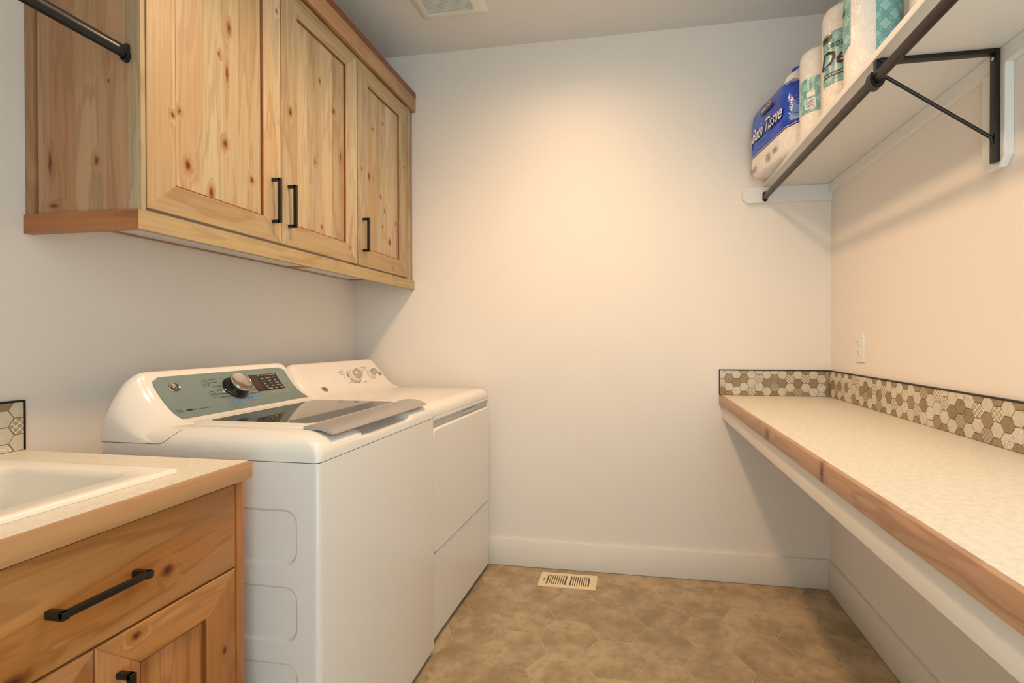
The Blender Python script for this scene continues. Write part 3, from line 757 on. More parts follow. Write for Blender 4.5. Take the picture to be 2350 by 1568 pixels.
class Surf:
    def __init__(s, P):
        s.C = smooth_curve(P, 20); s.S = [0]
        for a, b in zip(s.C, s.C[1:]): s.S.append(s.S[-1]+math.hypot(b[0]-a[0], b[1]-a[1]))
    def at(s, y, q, h=0.0):
        q = max(0, min(s.S[-1]-1e-6, q))
        lo = 0
        while s.S[lo+1] < q: lo += 1
        f = (q-s.S[lo])/(s.S[lo+1]-s.S[lo]); a, b = s.C[lo], s.C[lo+1]
        i0, i1 = max(0, lo-4), min(len(s.C)-1, lo+5)
        tx, tz = s.C[i1][0]-s.C[i0][0], s.C[i1][1]-s.C[i0][1]; l = math.hypot(tx, tz)
        n = (-tz/l, tx/l)
        return (a[0]+(b[0]-a[0])*f+n[0]*h, y, a[1]+(b[1]-a[1])*f+n[1]*h)
    def normal(s, q):
        a, b = Vector(s.at(0, q, 0)), Vector(s.at(0, q, 1)); return (b-a)
    def plate(s, P, h0, h1, nb=1):           # thin plate over outline P in (y, s)
        n = len(P); V = [s.at(a, b, h0) for a, b in P] + [s.at(a, b, h1) for a, b in P]
        F = [(i, (i+1) % n, n+(i+1) % n, n+i) for i in range(n)] + [tuple(range(n)), tuple(range(n, 2*n))]
        return V, F
    def sheet(s, y0, y1, q0, q1, h0, h1, r, nq=14):   # curved plate that follows the profile, top corners rounded
        R = []
        for k in range(nq+1):
            q = q0+(q1-q0)*k/nq; e = 0
            if q-q0 < r: e = r-math.sqrt(max(0, r*r-(r-(q-q0))**2))
            R.append([s.at(y0+e, q, h0), s.at(y0+e+.0006, q, h1), s.at(y1-e-.0006, q, h1), s.at(y1-e, q, h0)])
        return loft(R)
    def text(s, m, st, y, q, size, h, shear=0, bold=0, align='CENTER', xs=1.0):
        V, F = text2d(st, size, shear, bold, align, xs)
        m.add([s.at(y+a, q-b, h) for a, b in V], F)
WS = Surf([(.196, 1.088), (.212, 1.062), (.232, 1.034), (.26, 1.004), (.283, .987), (.308, .975)])
fp = mk('control_panel', *WS.sheet(-1.3455, -.8305, -.0, .1575, .0005, .0032, .022), M_PANEL, ws, 45)
hp = .0036
def word(SF, parent, mat, st, y, q, size, h, shear=0, bold=.006, name='lettering'):
    m = MB(); SF.text(m, st, y, q, size, h, shear, bold); return m.build(name, mat, parent)
for st, y, q in (('COLORS', -1.160, .0237), ('WHITES', -1.158, .0354), ('DELICATES', -1.156, .0505), ('JEANS', -1.156, .065), ('ACTIVE WEAR', -1.153, .0805), ('QUICK WASH', -1.150, .0935)): word(WS, fp, M_INK, st, y, q, .0064, hp+.0002)
for st, y, q in (('TOWELS', -1.032, .020), ('BULKY', -1.031, .034), ('NORMAL', -1.031, .048), ('WHITES', -1.034, .065), ('DEEP CLEAN', -1.031, .0793), ('DRAIN & SPIN', -1.034, .0944)): word(WS, fp, M_INK, st, y, q, .0064, hp+.0002)
word(WS, fp, M_INK, 'Deep Fill   Dual Action', -1.268, .1252, .0082, hp)
for k in range(6): mk('pointer_line', *WS.plate([(-1.137+k*.0015, .0242+k*.0128), (-1.116+k*.0015, .0242+k*.0128), (-1.116+k*.0015, .0248+k*.0128), (-1.137+k*.0015, .0248+k*.0128)], .0030, hp), M_INK, fp)
mk('round_mark', *WS.plate([(-1.299+.0095*math.cos(q), .1240+.0048*math.sin(q)) for q in (2*pi*k/20 for k in range(20))], .003, hp), M_INK, fp)
m = MB()
for q0 in (.117, .1195, .1225, .126, .1285): m.add(*WS.plate([(-1.338, q0), (-1.318, q0), (-1.318, q0+.0006), (-1.338, q0+.0006)], .003, hp))
m.build('square_mark', M_INK, fp)
for st, y, q in (('Soil', -.8674, .0305), ('Spin', -.8673, .0488), ('Temp', -.8665, .0669), ('Rinse', -.8639, .0837)): word(WS, fp, M_INK, st, y, q, .0058, hp+.0004)
for st, y in (('Start', -.990), ('Stain', -.9566), ('Fill', -.9254), ('Delay', -.8933)): word(WS, fp, M_INK, st, y, .105, .0058, hp+.0004)
M_KEY = plain('key_grey', (140, 154, 150), .3)
for y, q in ((-.867, .0305), (-.867, .0488), (-.8665, .0669), (-.864, .0837), (-.99, .105), (-.9566, .105), (-.9254, .105), (-.8933, .105)):
    mk('touch_key', *WS.plate(rr(y-.0125, y+.0125, q-.0065, q+.0065, .002, 3), .0030, .0035), M_KEY, fp)
for y, q, ic in ((-1.1886, .0354, 0), (-1.1861, .0772, 1)):
    m = MB()
    n = 28; ro, ri = .0122, .0112
    Pc = [(y+ro*math.cos(2*pi*k/n), q+ro*math.sin(2*pi*k/n)) for k in range(n)]; Pi = [(y+ri*math.cos(2*pi*k/n), q+ri*math.sin(2*pi*k/n)) for k in range(n)]
    m.add([WS.at(a, b, .0034) for a, b in Pc] + [WS.at(a, b, .0038) for a, b in Pc] + [WS.at(a, b, .0038) for a, b in Pi] + [WS.at(a, b, .0034) for a, b in Pi], [(j*n+i, j*n+(i+1) % n, ((j+1) % 4)*n+(i+1) % n, ((j+1) % 4)*n+i) for j in range(4) for i in range(n)])
    if ic == 0:
        a_ = [(y+.0048*math.cos(t_), q+.0048*math.sin(t_)) for t_ in [(-.25+1.5*k/12)*pi-.0 for k in range(13)]]
        b_ = [(y+.0040*math.cos(t_), q+.0040*math.sin(t_)) for t_ in [(-.25+1.5*k/12)*pi-.0 for k in range(13)]]
        for k in range(12): m.add(*WS.plate([a_[k], a_[k+1], b_[k+1], b_[k]], .0032, .0038))
        m.add(*WS.plate([(y-.0004, q-.0065), (y+.0004, q-.0065), (y+.0004, q-.001), (y-.0004, q-.001)], .0032, .0038))
    else:
        m.add(*WS.plate([(y-.005, q-.004), (y+.0005, q), (y-.005, q+.004)], .0032, .0038))
        for e in (.0020, .0042): m.add(*WS.plate([(y+e, q-.004), (y+e+.0011, q-.004), (y+e+.0011, q+.004), (y+e, q+.004)], .0032, .0038))
    m.build('button_ring', M_INK, fp)
dsp = mk('display', *WS.sheet(-1.0140, -.8850, .0225, .0915, .0025, .0042, .0005), M_DISP, fp)
mk('display_window', *WS.sheet(-1.0115, -.9840, .026, .087, .0038, .0045, .0005), M_DISP2, dsp)
m = MB()
for i, st in enumerate(('Lid', 'Fill', 'Soak', 'Wash', 'Rinse', 'Spin')): WS.text(m, st, -.972+i*.0148, .0272, .0055, .0050, 0, .008)
rows = (('Extra', 'Tap Warm', 'Max'), ('Heavy', 'Warm', 'More'), ('Light', 'Colors', 'Normal'), ('Cold', 'Light', 'No Spin'))
for j, rw_ in enumerate(rows):
    for i, st in enumerate(rw_): WS.text(m, st, -.962+i*.0285, .0395+j*.0113, .0056, .0050, 0, .008)
for i, st in enumerate(('Temp', 'Soil', 'Spin')): WS.text(m, st, -.955+i*.0290, .0850, .0090, .0050, 0, .012)
m.build('display_lettering', M_WINK, dsp)
box_b = mk('cycle_bar', *WS.plate(rr(-1.1325, -1.033, .1145, .1225, .002, 3), .0028, .0037), M_BLUEINK, fp)
m = MB()
for k in range(6): m.add(*WS.plate([(-1.127+k*.0145, .1175), (-1.1165+k*.0145, .1175), (-1.1165+k*.0145, .1190), (-1.127+k*.0145, .1190)], .0036, .0041))
WS.text(m, 'WATER LEVEL TO WASH', -1.085, .1100, .0052, .0038, 0, .004)
m.build('bar_marks', M_DBLUE, box_b)
# badge
def badge(parent, SF, y, q, r, mat, ink, st, hh=.0055):
    c = SF.at(y, q, .003); nn = SF.normal(q)
    b_ = mk('badge', *revolve([(.0005, 0), (r, 0), (r, hh*.35), (r*.9, hh*.6), (r*.8, hh*.45), (.0005, hh*.45)], c, nn, 28), mat, parent, 35)
    m = MB(); SF.text(m, st, y, q, r*1.25, .003+hh*.52, .3, .01); n = 28
    for ro, ri in ((r*.76, r*.68),):
        for k in range(n):
            a, b2 = 2*pi*k/n, 2*pi*(k+1)/n
            m.add([SF.at(y+rr_*math.cos(t_), q+rr_*math.sin(t_), .003+hh*.52) for rr_, t_ in ((ro, a), (ro, b2), (ri, b2), (ri, a))], [(0, 1, 2, 3)])
    for k in range(4):
        t_ = pi/4+k*pi/2; m.add([SF.at(y+r*.58*math.cos(t_)+dx, q+r*.58*math.sin(t_)+dy, .003+hh*.52) for dx, dy in ((-.001, 0), (0, -.001), (.001, 0), (0, .001))], [(0, 1, 2, 3)])
    m.build('monogram', ink, b_)
    return b_
badge(fp, WS, -1.2925, .0375, .0172, M_CHROME, M_INK, 'GE')
# knob
kc = WS.at(-1.0945, .0655, .003); kn = WS.normal(.0655)
kb = mk('knob', *revolve([(.001, 0), (.0425, 0), (.0425, .0035), (.0405, .0045), (.0375, .0075), (.0350, .030), (.001, .030)], kc, kn, 40), M_BLACKGLOSS, fp, 40)
mk('knob_cap', *revolve([(.0335, .0300), (.0350, .0305), (.0352, .0350), (.0335, .0375), (.0315, .0368), (.020, .0350), (.001, .0345)], kc, kn, 40, False), M_CHROME, kb, 40)

# ------------------------------------------------------------------ dryer
dy0, dy1, dx0, dx1 = -.7365, -.0505, .100, .775
ds_ = thing('clothes_dryer', (dx1, dy1, 0), 'plain white dryer with two dials against the back wall', 'dryer')
SD = .8945
FXD = dx1-.016
body(ds_, dx0, FXD, dy0, dy1, .020, SD-.0015, .006, M_APPL, None)
for a in (dx0+.05, dx1-.08):
    for b in (dy0+.05, dy1-.05): mk('foot', *revolve([(.002, 0), (.02, 0), (.02, .014), (.01, .0196), (.002, .0196)], (a, b, .0004), (0, 0, 1), 14), M_BLACK, ds_)
prism('lower_panel', rr(dy0, dy1, .022, .3515, .006, 4), 'yz', FXD+.0002, dx1, M_APPL, ds_, .004, 40)
door = prism('door', rr(dy0+.020, dy1-.006, .356, .8455, (.030, .012, .012, .030), 6), 'yz', FXD+.0002, dx1+.004, M_APPL, ds_, .006, 40)
prism('front_strip', rr(dy0, dy1, .8775, SD-.001, .002, 2), 'yz', FXD+.0002, dx1, M_APPL, ds_, .002, 40)
m = MB(); m.add(*pr([(dy0, .352), (dy0+.0165, .352), (dy0+.0165, .877), (dy0, .877)], 'yz', FXD+.0002, dx1, .003)); m.add(*pr([(dy1-.004, .352), (dy1, .352), (dy1, .877), (dy1-.004, .877)], 'yz', FXD+.0002, dx1-.003, .001))
m.build('front_stile', M_APPL, ds_)
box('handle_recess', FXD+.0002, FXD+.003, dy0+.018, dy1-.0042, .846, .877, M_SLOT, ds_)
box('latch', FXD+.003, FXD+.010, dy0+.36, dy0+.50, .851, .868, M_SLOT, ds_, .002)
def ddk(i, z, r, fi=None):
    fi = i if fi is None else fi
    return [(a, b, z) for a, b in rr(dx0+min(i, .01), dx1-fi, dy0+i, dy1-i, r, 8)]
mk('top_deck', *loft([ddk(.0, SD, .012), ddk(0, SD+.014, .014), ddk(.004, SD+.027, .018), ddk(.013, SD+.038, .024), ddk(.027, SD+.0445, .03), ddk(.05, SD+.0470, .04)]), M_APPL, ds_, 50)
box('seam_gasket', dx0+.003, dx1-.004, dy0+.003, dy1-.003, SD-.0022, SD-.0002, M_GAP, ds_)
DP = [(.135, 1.083), (.16, 1.055), (.187, 1.022), (.213, .99), (.24, .966), (.27, .95), (.30, .942)]
dprof = [(.101, 0), (.102, .7), (.105, .93), (.112, .985), (.122, 1.0), (.130, .985)] + [(x, (z-.9395)/(1.0885-.9395)) for x, z in DP] + [(.335, .004), (.36, -.02)]
dprof = dprof[:3] + smooth_curve(dprof[3:], 3)
dtab = [(0, .925, 1.020, .90), (.004, .928, 1.036, .93), (.01, .931, 1.050, .955), (.018, .934, 1.063, .975), (.028, .937, 1.074, .99), (.04, .939, 1.082, .997), (.052, .9395, 1.087, 1), (.064, .9395, 1.0885, 1)]
dc = console(ds_, dprof, dy0+.0005, dy1-.0005, dtab, M_APPL)
DS = Surf(DP)
def dial(y, q, r, ringc, nm='dial'):
    c = DS.at(y, q, .0006); n_ = DS.normal(q)
    k = mk(nm, *revolve([(.001, 0), (r*1.0, 0), (r*1.0, .005), (r*.94, .016), (r*.8, .017), (.001, .017)], c, n_, 36), M_KNOBW, dc, 40)
    mk('dial_cap', *revolve([(.001, .017), (r*.72, .017), (r*.70, .034), (r*.62, .0365), (.001, .0365)], c, n_, 36), M_KNOBS, k, 40)
    t_ = Vector(DS.at(y, q-.6*r, .037)); 
    return k
dial(-.349, .0905, .0345, None); dial(-.2085, .0905, .0235, None)
m = MB()
def arc(m, SF, y, q, r0, r1, a0, a1, h, n=24):
    for k in range(n):
        a, b = a0+(a1-a0)*k/n, a0+(a1-a0)*(k+1)/n
        m.add([SF.at(y+r_*math.cos(t_), q+r_*math.sin(t_), h) for r_, t_ in ((r0, a), (r1, a), (r1, b), (r0, b))], [(0, 1, 2, 3)])
arc(m, DS, -.349, .0905, .0375, .0425, pi*.98, pi*1.32, .0011)
m.build('blue_scale', M_DBLUE, dc)
m = MB(); DS.text(m, 'Cottons', -.4275, .0600, .0090, .0012, 0, .006); m.build('lettering', M_DBLUE, dc)
m = MB()
arc(m, DS, -.349, .0905, .0375, .0400, pi*.05, pi*.93, .0011)
M_GINK = plain('grey_print', (120, 108, 96), .5)
m.build('scale_arc', M_GINK, dc)
for st, y, q in (('Less Dry', -.409, .045), ('Dry', -.408, .053), ('Easy Care', -.418, .072), ('More', -.415, .088), ('Timed Dry', -.402, .120), ('Off', -.36, .037), ('Minutes', -.292, .130), ('Temperature', -.225, .042), ('High', -.250, .061), ('Low', -.250, .072), ('Start', -.126, .073), ('Med', -.222, .056)): word(DS, dc, M_GINK, st, y, q, .0078, .0012, 0, .006)
m = MB()
for k in range(7):
    t_ = pi*(.1+.13*k); m.add([DS.at(-.349+.047*math.cos(t_)+a, .0905+.047*math.sin(t_)+b, .0012) for a, b in ((-.001, -.001), (.001, -.001), (.001, .001), (-.001, .001))], [(0, 1, 2, 3)])
m.build('scale_dots', M_GINK, dc)
mk('start_button', *revolve([(.001, 0), (.0125, 0), (.0120, .002), (.001, .0025)], DS.at(-.1225, .0925, .0008), DS.normal(.0925), 24), M_GREYBTN, dc, 40)
badge(dc, DS, -.6065, .140, .0150, M_KNOBS, M_INK, 'GE', .002).location.x -= .0016
ds_.rotation_euler = (0, 0, math.radians(-1.9))

# ------------------------------------------------------------------ shelf on the right wall
ZS0, ZS1, XS = 1.927, 1.947, 2.1405
SHE = -2.40
t = thing('wall_shelf', (2.30, -1.2, ZS0), 'long white painted shelf high on the right wall', 'shelf')
box('shelf_board', XS, W-.0006, SHE, -.0006, ZS0, ZS1, M_SHELF, t, .003)
prism('shelf_cleat', [(2.0432, 1.872), (2.0647, 1.8507), (W-.0006, 1.8507), (W-.0006, ZS0-.0002), (2.0432, ZS0-.0002)], 'xz', -.0006, -.019, M_SHELF, t, .001)
prism('shelf_cleat', [(SHE, 1.884), (-.0193, 1.884), (-.0193, ZS0-.0002), (SHE, ZS0-.0002)], 'yz', W-.0006, W-.019, M_SHELF, t, .001)
prism('bracket_block', [(-1.118, 1.655), (-1.098, 1.630), (-1.056, 1.630), (-1.034, 1.655), (-1.034, 1.8836), (-1.118, 1.8836)], 'yz', W-.0006, W-.0195, M_SHELF, t, .002)
# closet rod under the shelf
RX, RZ = 2.146, 1.8775
t = thing('closet_rod', (RX, -1.2, RZ), 'dark bronze closet rod under the front of the white shelf', 'closet rod')
ovrod('rod', (RX, RZ), .0096, .0156, SHE+.02, -.0215, M_BRONZE, t)
flange(t, RX, RZ+.002, -.0193, -.0305, .024, .048)
# bracket
BY = -1.092
t = thing('shelf_bracket', (W-.02, BY, 1.64), 'black steel triangular bracket under the shelf holding the rod', 'bracket')
bw = .0105
box('wall_leg', W-.0305, W-.0197, BY-bw, BY+bw, 1.6425, ZS0-.0004, M_BLACK, t, .0008)
box('shelf_arm', XS+.012, W-.0307, BY-bw, BY+bw, ZS0-.0104, ZS0-.0004, M_BLACK, t, .0008)
mk('strut', *tube([(XS+.026, BY, 1.884), (W-.034, BY, 1.707), (W-.0306, BY, 1.690)], .0046, 10), M_BLACK, t, 50)
m = MB()
m.add(*bx(XS+.0035, XS+.012, BY-bw*.8, BY+bw*.8, 1.872, ZS0-.0004, .0008)); m.add(*bx(XS+.012, XS+.0195, BY-bw*.8, BY+bw*.8, 1.878, ZS0-.0106, .0008))
m.build('nose', M_BLACK, t)
m = MB()
outer = [(RX+.0190*math.cos(q), RZ-.002+.0255*math.sin(q)) for q in (pi*.78+k/20*pi*1.30 for k in range(21))]
inner = [(RX+.0118*math.cos(q), RZ-.000+.0178*math.sin(q)) for q in (pi*.78+k/20*pi*1.30 for k in range(20, -1, -1))]
mk('rod_hook', *pr(outer + inner, 'xz', BY-.012, BY+.012, .0), M_BLACK, t, 40)
mk('screw_hole', *revolve([(.0005, 0), (.0042, 0), (.0042, .0006), (.0005, .0006)], (W-.0306, BY, 1.905), (-1, 0, 0), 14), M_MELA, t)

# ------------------------------------------------------------------ paper goods on the shelf
g = N('clear_wrap_white'); p = g.new('ShaderNodeTexCoord').outputs['Object']
nz = g.noise(g.vec('MULTIPLY', p, (1, 1, .55)), 46, 4, .7, 1.4).outputs[0]
g.bump(nz, .85, .006)
M_WRAP = g.out(srgb(244, 238, 230), .16, .6)
g = N('teal_label'); uv = g.new('ShaderNodeUVMap').outputs[0]
def cell(off):
    q = g.vec('SUBTRACT', g.vec('FRACTION', g.vec('ADD', g.vec('MULTIPLY', uv, (18.5, 18.5, 1)), off)), (.5, .5, .5))
    return g.vec('LENGTH', g.vec('MULTIPLY', q, (1, 1, 0)))
def rline(d, r, w): return g.ramp(g.math('ABSOLUTE', g.math('SUBTRACT', d, r)), 1, 0, w*.5, w)
ln = None
for off in ((0, 0, 0), (.5, .5, 0), (.5, 0, 0), (0, .5, 0)):
    d = cell(off)
    for r in (((.46, .045), (.36, .03)) if off in ((0, 0, 0), (.5, .5, 0)) else ((.20, .025),)):
        l = rline(d, *r); ln = l if ln is None else g.math('MAXIMUM', ln, l)
M_TEAL = g.out(g.mix(g.math('MULTIPLY', ln, .75), srgb(158, 206, 204), srgb(92, 150, 154)), .25, .5)
M_NAVY = plain('navy_ink', (36, 42, 60), .35); M_LABW = plain('label_white', (240, 236, 232), .35); M_BROWNI = plain('badge_brown', (96, 52, 30), .35); M_BLACKI = plain('label_black', (34, 34, 36), .35)

def roll(cx, cy, r, z1, label, lphi0, lphi1, lz0, lz1, sq=.0, rot=0.0):
    z0 = ZS1+.0006
    t = thing('paper_towel_roll', (cx, cy, z0), label, 'paper towels', 'wrapped paper towel rolls on the shelf')
    n = 48; R = []
    def rad(f): return r*(1+sq*math.cos(4*(f-rot)))
    lv = [(z0, .80), (z0+.003, .93), (z0+.012, .985), (z0+.03, 1.0)] + [(z0+.03+(z1-z0-.07)*k/8, 1.0) for k in range(1, 9)] + [(z1-.026, .985), (z1-.014, .93), (z1-.006, .80), (z1-.001, .55), (z1-.006, .3), (z1-.010, .12)]
    for z, s in lv:
        R.append([(cx+rad(2*pi*k/n)*s*math.sin(2*pi*k/n), cy-rad(2*pi*k/n)*s*math.cos(2*pi*k/n), z) for k in range(n)])
    mk('wrapped_roll', *loft(R), M_WRAP, t, 60)
    def P(a, z, h=.0016): f = a/r; return (cx+(rad(f)+h)*math.sin(f), cy-(rad(f)+h)*math.cos(f), z)
    a0, a1 = lphi0*r, lphi1*r; nn = 22; V = []; UV = []; F = []
    for j in range(2):
        for i in range(nn+1):
            a = a0+(a1-a0)*i/nn; V.append(P(a, (lz0, lz1)[j])); UV.append((a, (lz0, lz1)[j]))
    for i in range(nn): F.append((i, i+1, nn+2+i, nn+1+i))
    lb = mk('label', V, F, M_TEAL, t, 60, None, UV)
    return t, lb, P
def wrapped(P, m, V, F, a, z, h): m.add([P(a+x, z+y, h) for x, y in V], F)
def patch(P, m, a0, a1, z0, z1, h, n=8):
    V = [P(a0+(a1-a0)*i/n, z, h) for z in (z0, z1) for i in range(n+1)]
    m.add(V, [(i, i+1, n+2+i, n+1+i) for i in range(n)])
rd = math.radians
# first roll (beside the blue pack)
t, lb, P = roll(2.222, -.505, .0735, 2.285, 'wrapped paper towel roll beside the blue bath tissue pack', rd(-86), rd(-22), 2.038, 2.165, .012, .4)
a_ = rd(-50)*.0735
m = MB(); patch(P, m, a_-.016, a_+.022, 2.050, 2.086, .0024); patch(P, m, a_-.010, a_+.02, 2.094, 2.112, .0024); m.build('print_panel', M_LABW, lb)
m = MB()
for k in range(5): patch(P, m, a_-.012, a_+.018-.004*(k % 2), 2.078-k*.0055, 2.080-k*.0055, .0030)
m.build('fine_print', M_NAVY, lb)
# second roll with the big lettering
t, lb, P = roll(2.243, -.668, .0735, 2.335, 'wrapped paper towel roll with large lettering, second from the blue pack', rd(-84), rd(40), 2.060, 2.235, .012, .4)
a_ = rd(-38)*.0735
m = MB()
V, F = text2d('De', .075, .25, .05); wrapped(P, m, V, F, a_-.022, 2.142, .0026)
V, F = text2d('E', .05, .0, .05); wrapped(P, m, V, F, a_+.026, 2.150, .0026)
m.build('lettering_outline', M_LABW, lb)
m = MB()
V, F = text2d('De', .075, .25, .02); wrapped(P, m, V, F, a_-.022, 2.142, .0036)
V, F = text2d('E', .05, .0, .015); wrapped(P, m, V, F, a_+.026, 2.150, .0036)
m.build_each('letter', M_NAVY, lb)
m = MB(); V, F = text2d('URDE', .022, 0, .0); wrapped(P, m, V, F, a_-.010, 2.186, .0030); m.build('small_lettering', M_NAVY, lb)
m = MB(); patch(P, m, a_-.052, a_+.034, 2.084, 2.098, .0026); m.build('dark_band', M_NAVY, lb)
m = MB(); V, F = text2d('most absorbent', .0125, .0, .01, 'CENTER'); wrapped(P, m, V, F, a_-.008, 2.091, .0034); m.build('small_lettering', M_LABW, lb)
m = MB(); patch(P, m, a_-.060, a_-.020, 2.212, 2.226, .0026); m.build('badge_print', M_BLACKI, lb)
m = MB(); patch(P, m, a_-.060, a_-.024, 2.205, 2.211, .0026); m.build('badge_stripe', M_BROWNI, lb)
# third, nearest roll
t, lb, P = roll(2.238, -.868, .0765, 2.305, 'wrapped paper towel roll with wide teal label nearest the bracket', rd(-17), rd(95), 2.012, 2.29, .012, .4)
a_ = rd(20)*.0765
m = MB(); patch(P, m, a_-.012, a_+.030, 2.020, 2.052, .0024); patch(P, m, a_-.001, a_+.032, 2.060, 2.075, .0024); m.build('print_panel', M_LABW, lb)
m = MB(); V, F = text2d('WARNING', .006, 0, .02); wrapped(P, m, V, F, a_+.008, 2.046, .0030)
for k in range(5): patch(P, m, a_-.006, a_+.022-.003*(k % 2), 2.041-k*.0042, 2.0425-k*.0042, .0030)
for k in range(3): patch(P, m, a_+.008, a_+.026, 2.0705-k*.0035, 2.0718-k*.0035, .0030)
m.build('fine_print', M_NAVY, lb)
m = MB(); m.add([P(a_+.0035+x, 2.0675+y, .003) for x, y in ((0, -.0055), (.0028, -.001), (0, .0055), (-.0028, -.001))], [(0, 1, 2, 3)]); m.build('leaf_mark', plain('red_ink', (150, 60, 56), .4), lb)
V = []; F = []; UV = []; nn = 10
for j in range(2):
    for i in range(nn+1):
        a = rd(-112+42*i/nn)*.0765; z = (2.075, 2.235)[j] + (i/nn-.5)*.02; V.append(P(a, z)); UV.append((a, z))
for i in range(nn): F.append((i, i+1, nn+2+i, nn+1+i))
lb2 = mk('label', V, F, M_TEAL, t, 60, None, UV)
a2 = rd(-92)*.0765
m = MB(); patch(P, m, a2-.024, a2+.004, 2.190, 2.205, .0026); m.build('badge_print', M_BLACKI, lb2)
# a fourth roll behind, near the wall
roll(2.352, -1.0, .0735, 2.30, 'wrapped paper towel roll half hidden against the right wall', rd(-90), rd(20), 2.02, 2.10, .012, .4)

# blue bath tissue pack overhanging the shelf
g = N('blue_film'); p = g.new('ShaderNodeTexCoord').outputs['Object']
nz = g.noise(p, 9, 3, .6, .6).outputs[0]; nb_ = g.noise(p, 26, 3, .6, .9).outputs[0]
g.bump(nb_, .5, .006)
M_BLUE = g.out(g.mix(g.ramp(nz, 0, 1, .35, .7), srgb(24, 62, 190), srgb(46, 98, 214)), .14, .6)
M_NAVYB = plain('navy_film', (26, 28, 120), .2); M_GOLD = plain('gold_line', (206, 196, 190), .3); M_PALEB = plain('pale_blue_print', (120, 152, 220), .25)
z0 = ZS1+.0006
t = thing('bath_tissue_pack', (2.22, -.24, z0), 'blue and white wrapped bath tissue pack overhanging the end of the shelf', 'bath tissue')
base = [(2.062, -.052), (2.126, -.365), (2.175, -.415), (2.40, -.415), (2.425, -.38), (2.425, -.075), (2.39, -.045)]
def roundpoly(P, r, k=5):
    out = []; n = len(P)
    for i in range(n):
        a, b, c = Vector(P[i-1]), Vector(P[i]), Vector(P[(i+1) % n])
        u = (a-b); v = (c-b); rr_ = min(r, u.length*.45, v.length*.45)
        p0, p1 = b+u.normalized()*rr_, b+v.normalized()*rr_
        for q in range(k+1):
            s = q/k; out.append(tuple((1-s)**2*p0 + 2*s*(1-s)*b + s*s*p1))
    return out
RP = roundpoly(base, .05)
cen = Vector((2.255, -.23))
def ringat(z, s, dz=None, dx=0.0):
    out = []
    for i, q in enumerate(RP):
        p_ = cen + (Vector(q)-cen)*s
        zz = z + (dz(p_) if dz else 0)
        wv = .0025*math.sin(i*1.7+z*60)
        d_ = (p_-cen).normalized()*wv
        out.append((p_.x+d_.x+dx, p_.y+d_.y, zz))
    return out
wave = lambda p_: .022*math.sin((p_.y+.05)*11.0) - .006
lower = [ringat(z0, .84), ringat(z0+.004, .93), ringat(z0+.018, .985), ringat(z0+.04, 1.0), ringat(z0+.075, 1.0, lambda p_: wave(p_)*.5), ringat(2.052, 1.0, wave)]
mk('clear_film', *loft(lower, True, False), M_WRAP, t, 60)
band = [ringat(2.052, 1.002, wave), ringat(2.062, 1.003, wave)]
mk('navy_band', *loft(band, False, False), M_NAVYB, t, 60)
mk('gold_line', *loft([ringat(2.0565, 1.0045, wave), ringat(2.0595, 1.0045, wave)], False, False), M_GOLD, t, 60)
upper = [ringat(2.062, 1.0, wave), ringat(2.10, .998), ringat(2.15, .995), ringat(2.20, .985), ringat(2.232, .955), ringat(2.252, .90), ringat(2.262, .80), ringat(2.264, .6)]
mk('blue_film', *loft(upper, False, True), M_BLUE, t, 60)
# twisted top flap
mk('top_flap', *loft([[(2.20+a*.075*s+b*.01, -.375+b*.075, 2.238+h+.012*math.sin(b*7)) for a, b in ((-1, -.3), (-.5, -.5), (0, -.35), (.6, -.5), (1, -.2), (.9, .4), (.2, .5), (-.7, .4))] for s, h in ((1, 0), (.9, .018), (.8, .030), (.5, .040))]), M_WRAP, t, 60)
mk('flap_tip', *loft([[(2.21+a*.06*s, -.375+b*.06, 2.278+h) for a, b in ((-1, -.4), (0, -.55), (1, -.3), (.8, .4), (-.6, .5))] for s, h in ((1, 0), (.8, .012), (.3, .020))]), M_BLUE, t, 50)
RC = RP[2:] + RP[:2]; RS = [0]
for q0, q1 in zip(RC, RC[1:]): RS.append(RS[-1]+math.hypot(q1[0]-q0[0], q1[1]-q0[1]))
def FP(a, z, h):                            # a: distance along the outline from the far corner
    a = max(0, min(RS[-1]-1e-6, a)); k = 0
    while RS[k+1] < a: k += 1
    f = (a-RS[k])/max(1e-9, RS[k+1]-RS[k]); p_ = Vector(RC[k]).lerp(Vector(RC[k+1]), f)
    t0, t1 = Vector(RC[max(0, k-1)]), Vector(RC[min(len(RC)-1, k+2)]); u = (t1-t0).normalized(); n_ = Vector((u.y, -u.x))
    if n_.dot(p_-cen) < 0: n_ = -n_
    sc = 1.0 if z < 2.1 else (1.0 - .018*(z-2.1)/.11)
    p_ = cen + (p_-cen)*sc + n_*h
    return (p_.x, p_.y, z)
def ftext(m, st, a, z, size, h, shear=0, bold=0, rise=0.0, xs=1.0):
    V, F = text2d(st, size, shear, bold, 'LEFT', xs)
    m.add([FP(a+x, z+y+rise*x, h) for x, y in V], F)
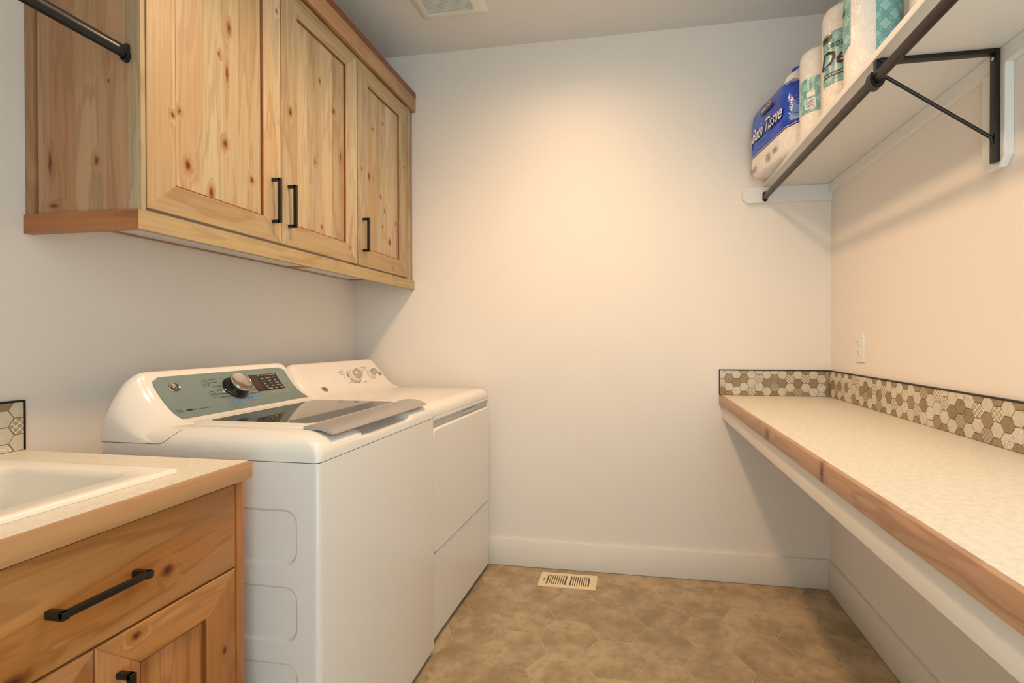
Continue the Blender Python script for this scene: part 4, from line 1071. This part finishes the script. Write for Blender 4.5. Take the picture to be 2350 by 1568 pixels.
m = MB(); ftext(m, 'Bath Tissue', .045, 2.125, .080, .0050, .35, .034, .03, .70); m.build_each('letter_outline', M_NAVYB, t)
m = MB(); ftext(m, 'Bath Tissue', .045, 2.1265, .080, .0062, .35, .008, .03, .70); m.build_each('letter', M_LABW, t)
m = MB(); ftext(m, 'Soft and absorbent', .075, 2.090, .015, .0055, .2, .0); m.build('small_lettering', M_PALEB, t)
m = MB(); m.add([FP(a, z, .0045) for a, z in ((.12, 2.192), (.225, 2.198), (.225, 2.222), (.12, 2.216))], [(0, 1, 2, 3)]); bd = m.build('badge_print', M_BROWNI, t)
m = MB(); ftext(m, 'KIRKLAND', .126, 2.2105, .019, .0056, .0, .01, .05); m.build('badge_lettering', M_LABW, bd)
m = MB(); m.add([FP(.022+.013*math.cos(q), 2.105+.028*math.sin(q), .0052) for q in (2*pi*k/18 for k in range(18))], [tuple(range(18))]); m.build('round_print', M_LABW, t)
m = MB()
for k in range(7): m.add([FP(.02+x, 1.990-k*.004+y, .004) for x, y in ((0, 0), (.075-(k % 3)*.012, .0), (.075-(k % 3)*.012, .0016), (0, .0016))], [(0, 1, 2, 3)])
for k in range(6): m.add([FP(.175+x, 1.998-k*.0055+y, .004) for x, y in ((0, 0), (.04, .0), (.04, .0022), (0, .0022))], [(0, 1, 2, 3)])
for k in range(9): m.add([FP(.235+k*.0042+x, 1.985+y, .004) for x, y in ((0, 0), (.0022, .0), (.0022, .022), (0, .022))], [(0, 1, 2, 3)])
m.build('fine_print', plain('grey_ink', (96, 88, 84), .4), t)
# pale leaf shapes on the near face
m = MB()
for a_, z_, w_, h_, ro in ((.395, 2.135, .050, .030, .3), (.455, 2.118, .052, .026, -.2), (.37, 2.100, .030, .020, .5)):
    m.add([FP(a_+w_*math.cos(q)*math.cos(ro)-h_*math.sin(q)*math.sin(ro), z_+w_*math.cos(q)*math.sin(ro)+h_*math.sin(q)*math.cos(ro), .0046+.0006*ro) for q in (2*pi*k/20 for k in range(20))], [tuple(range(20))])
m.build('leaf_print', M_PALEB, t)
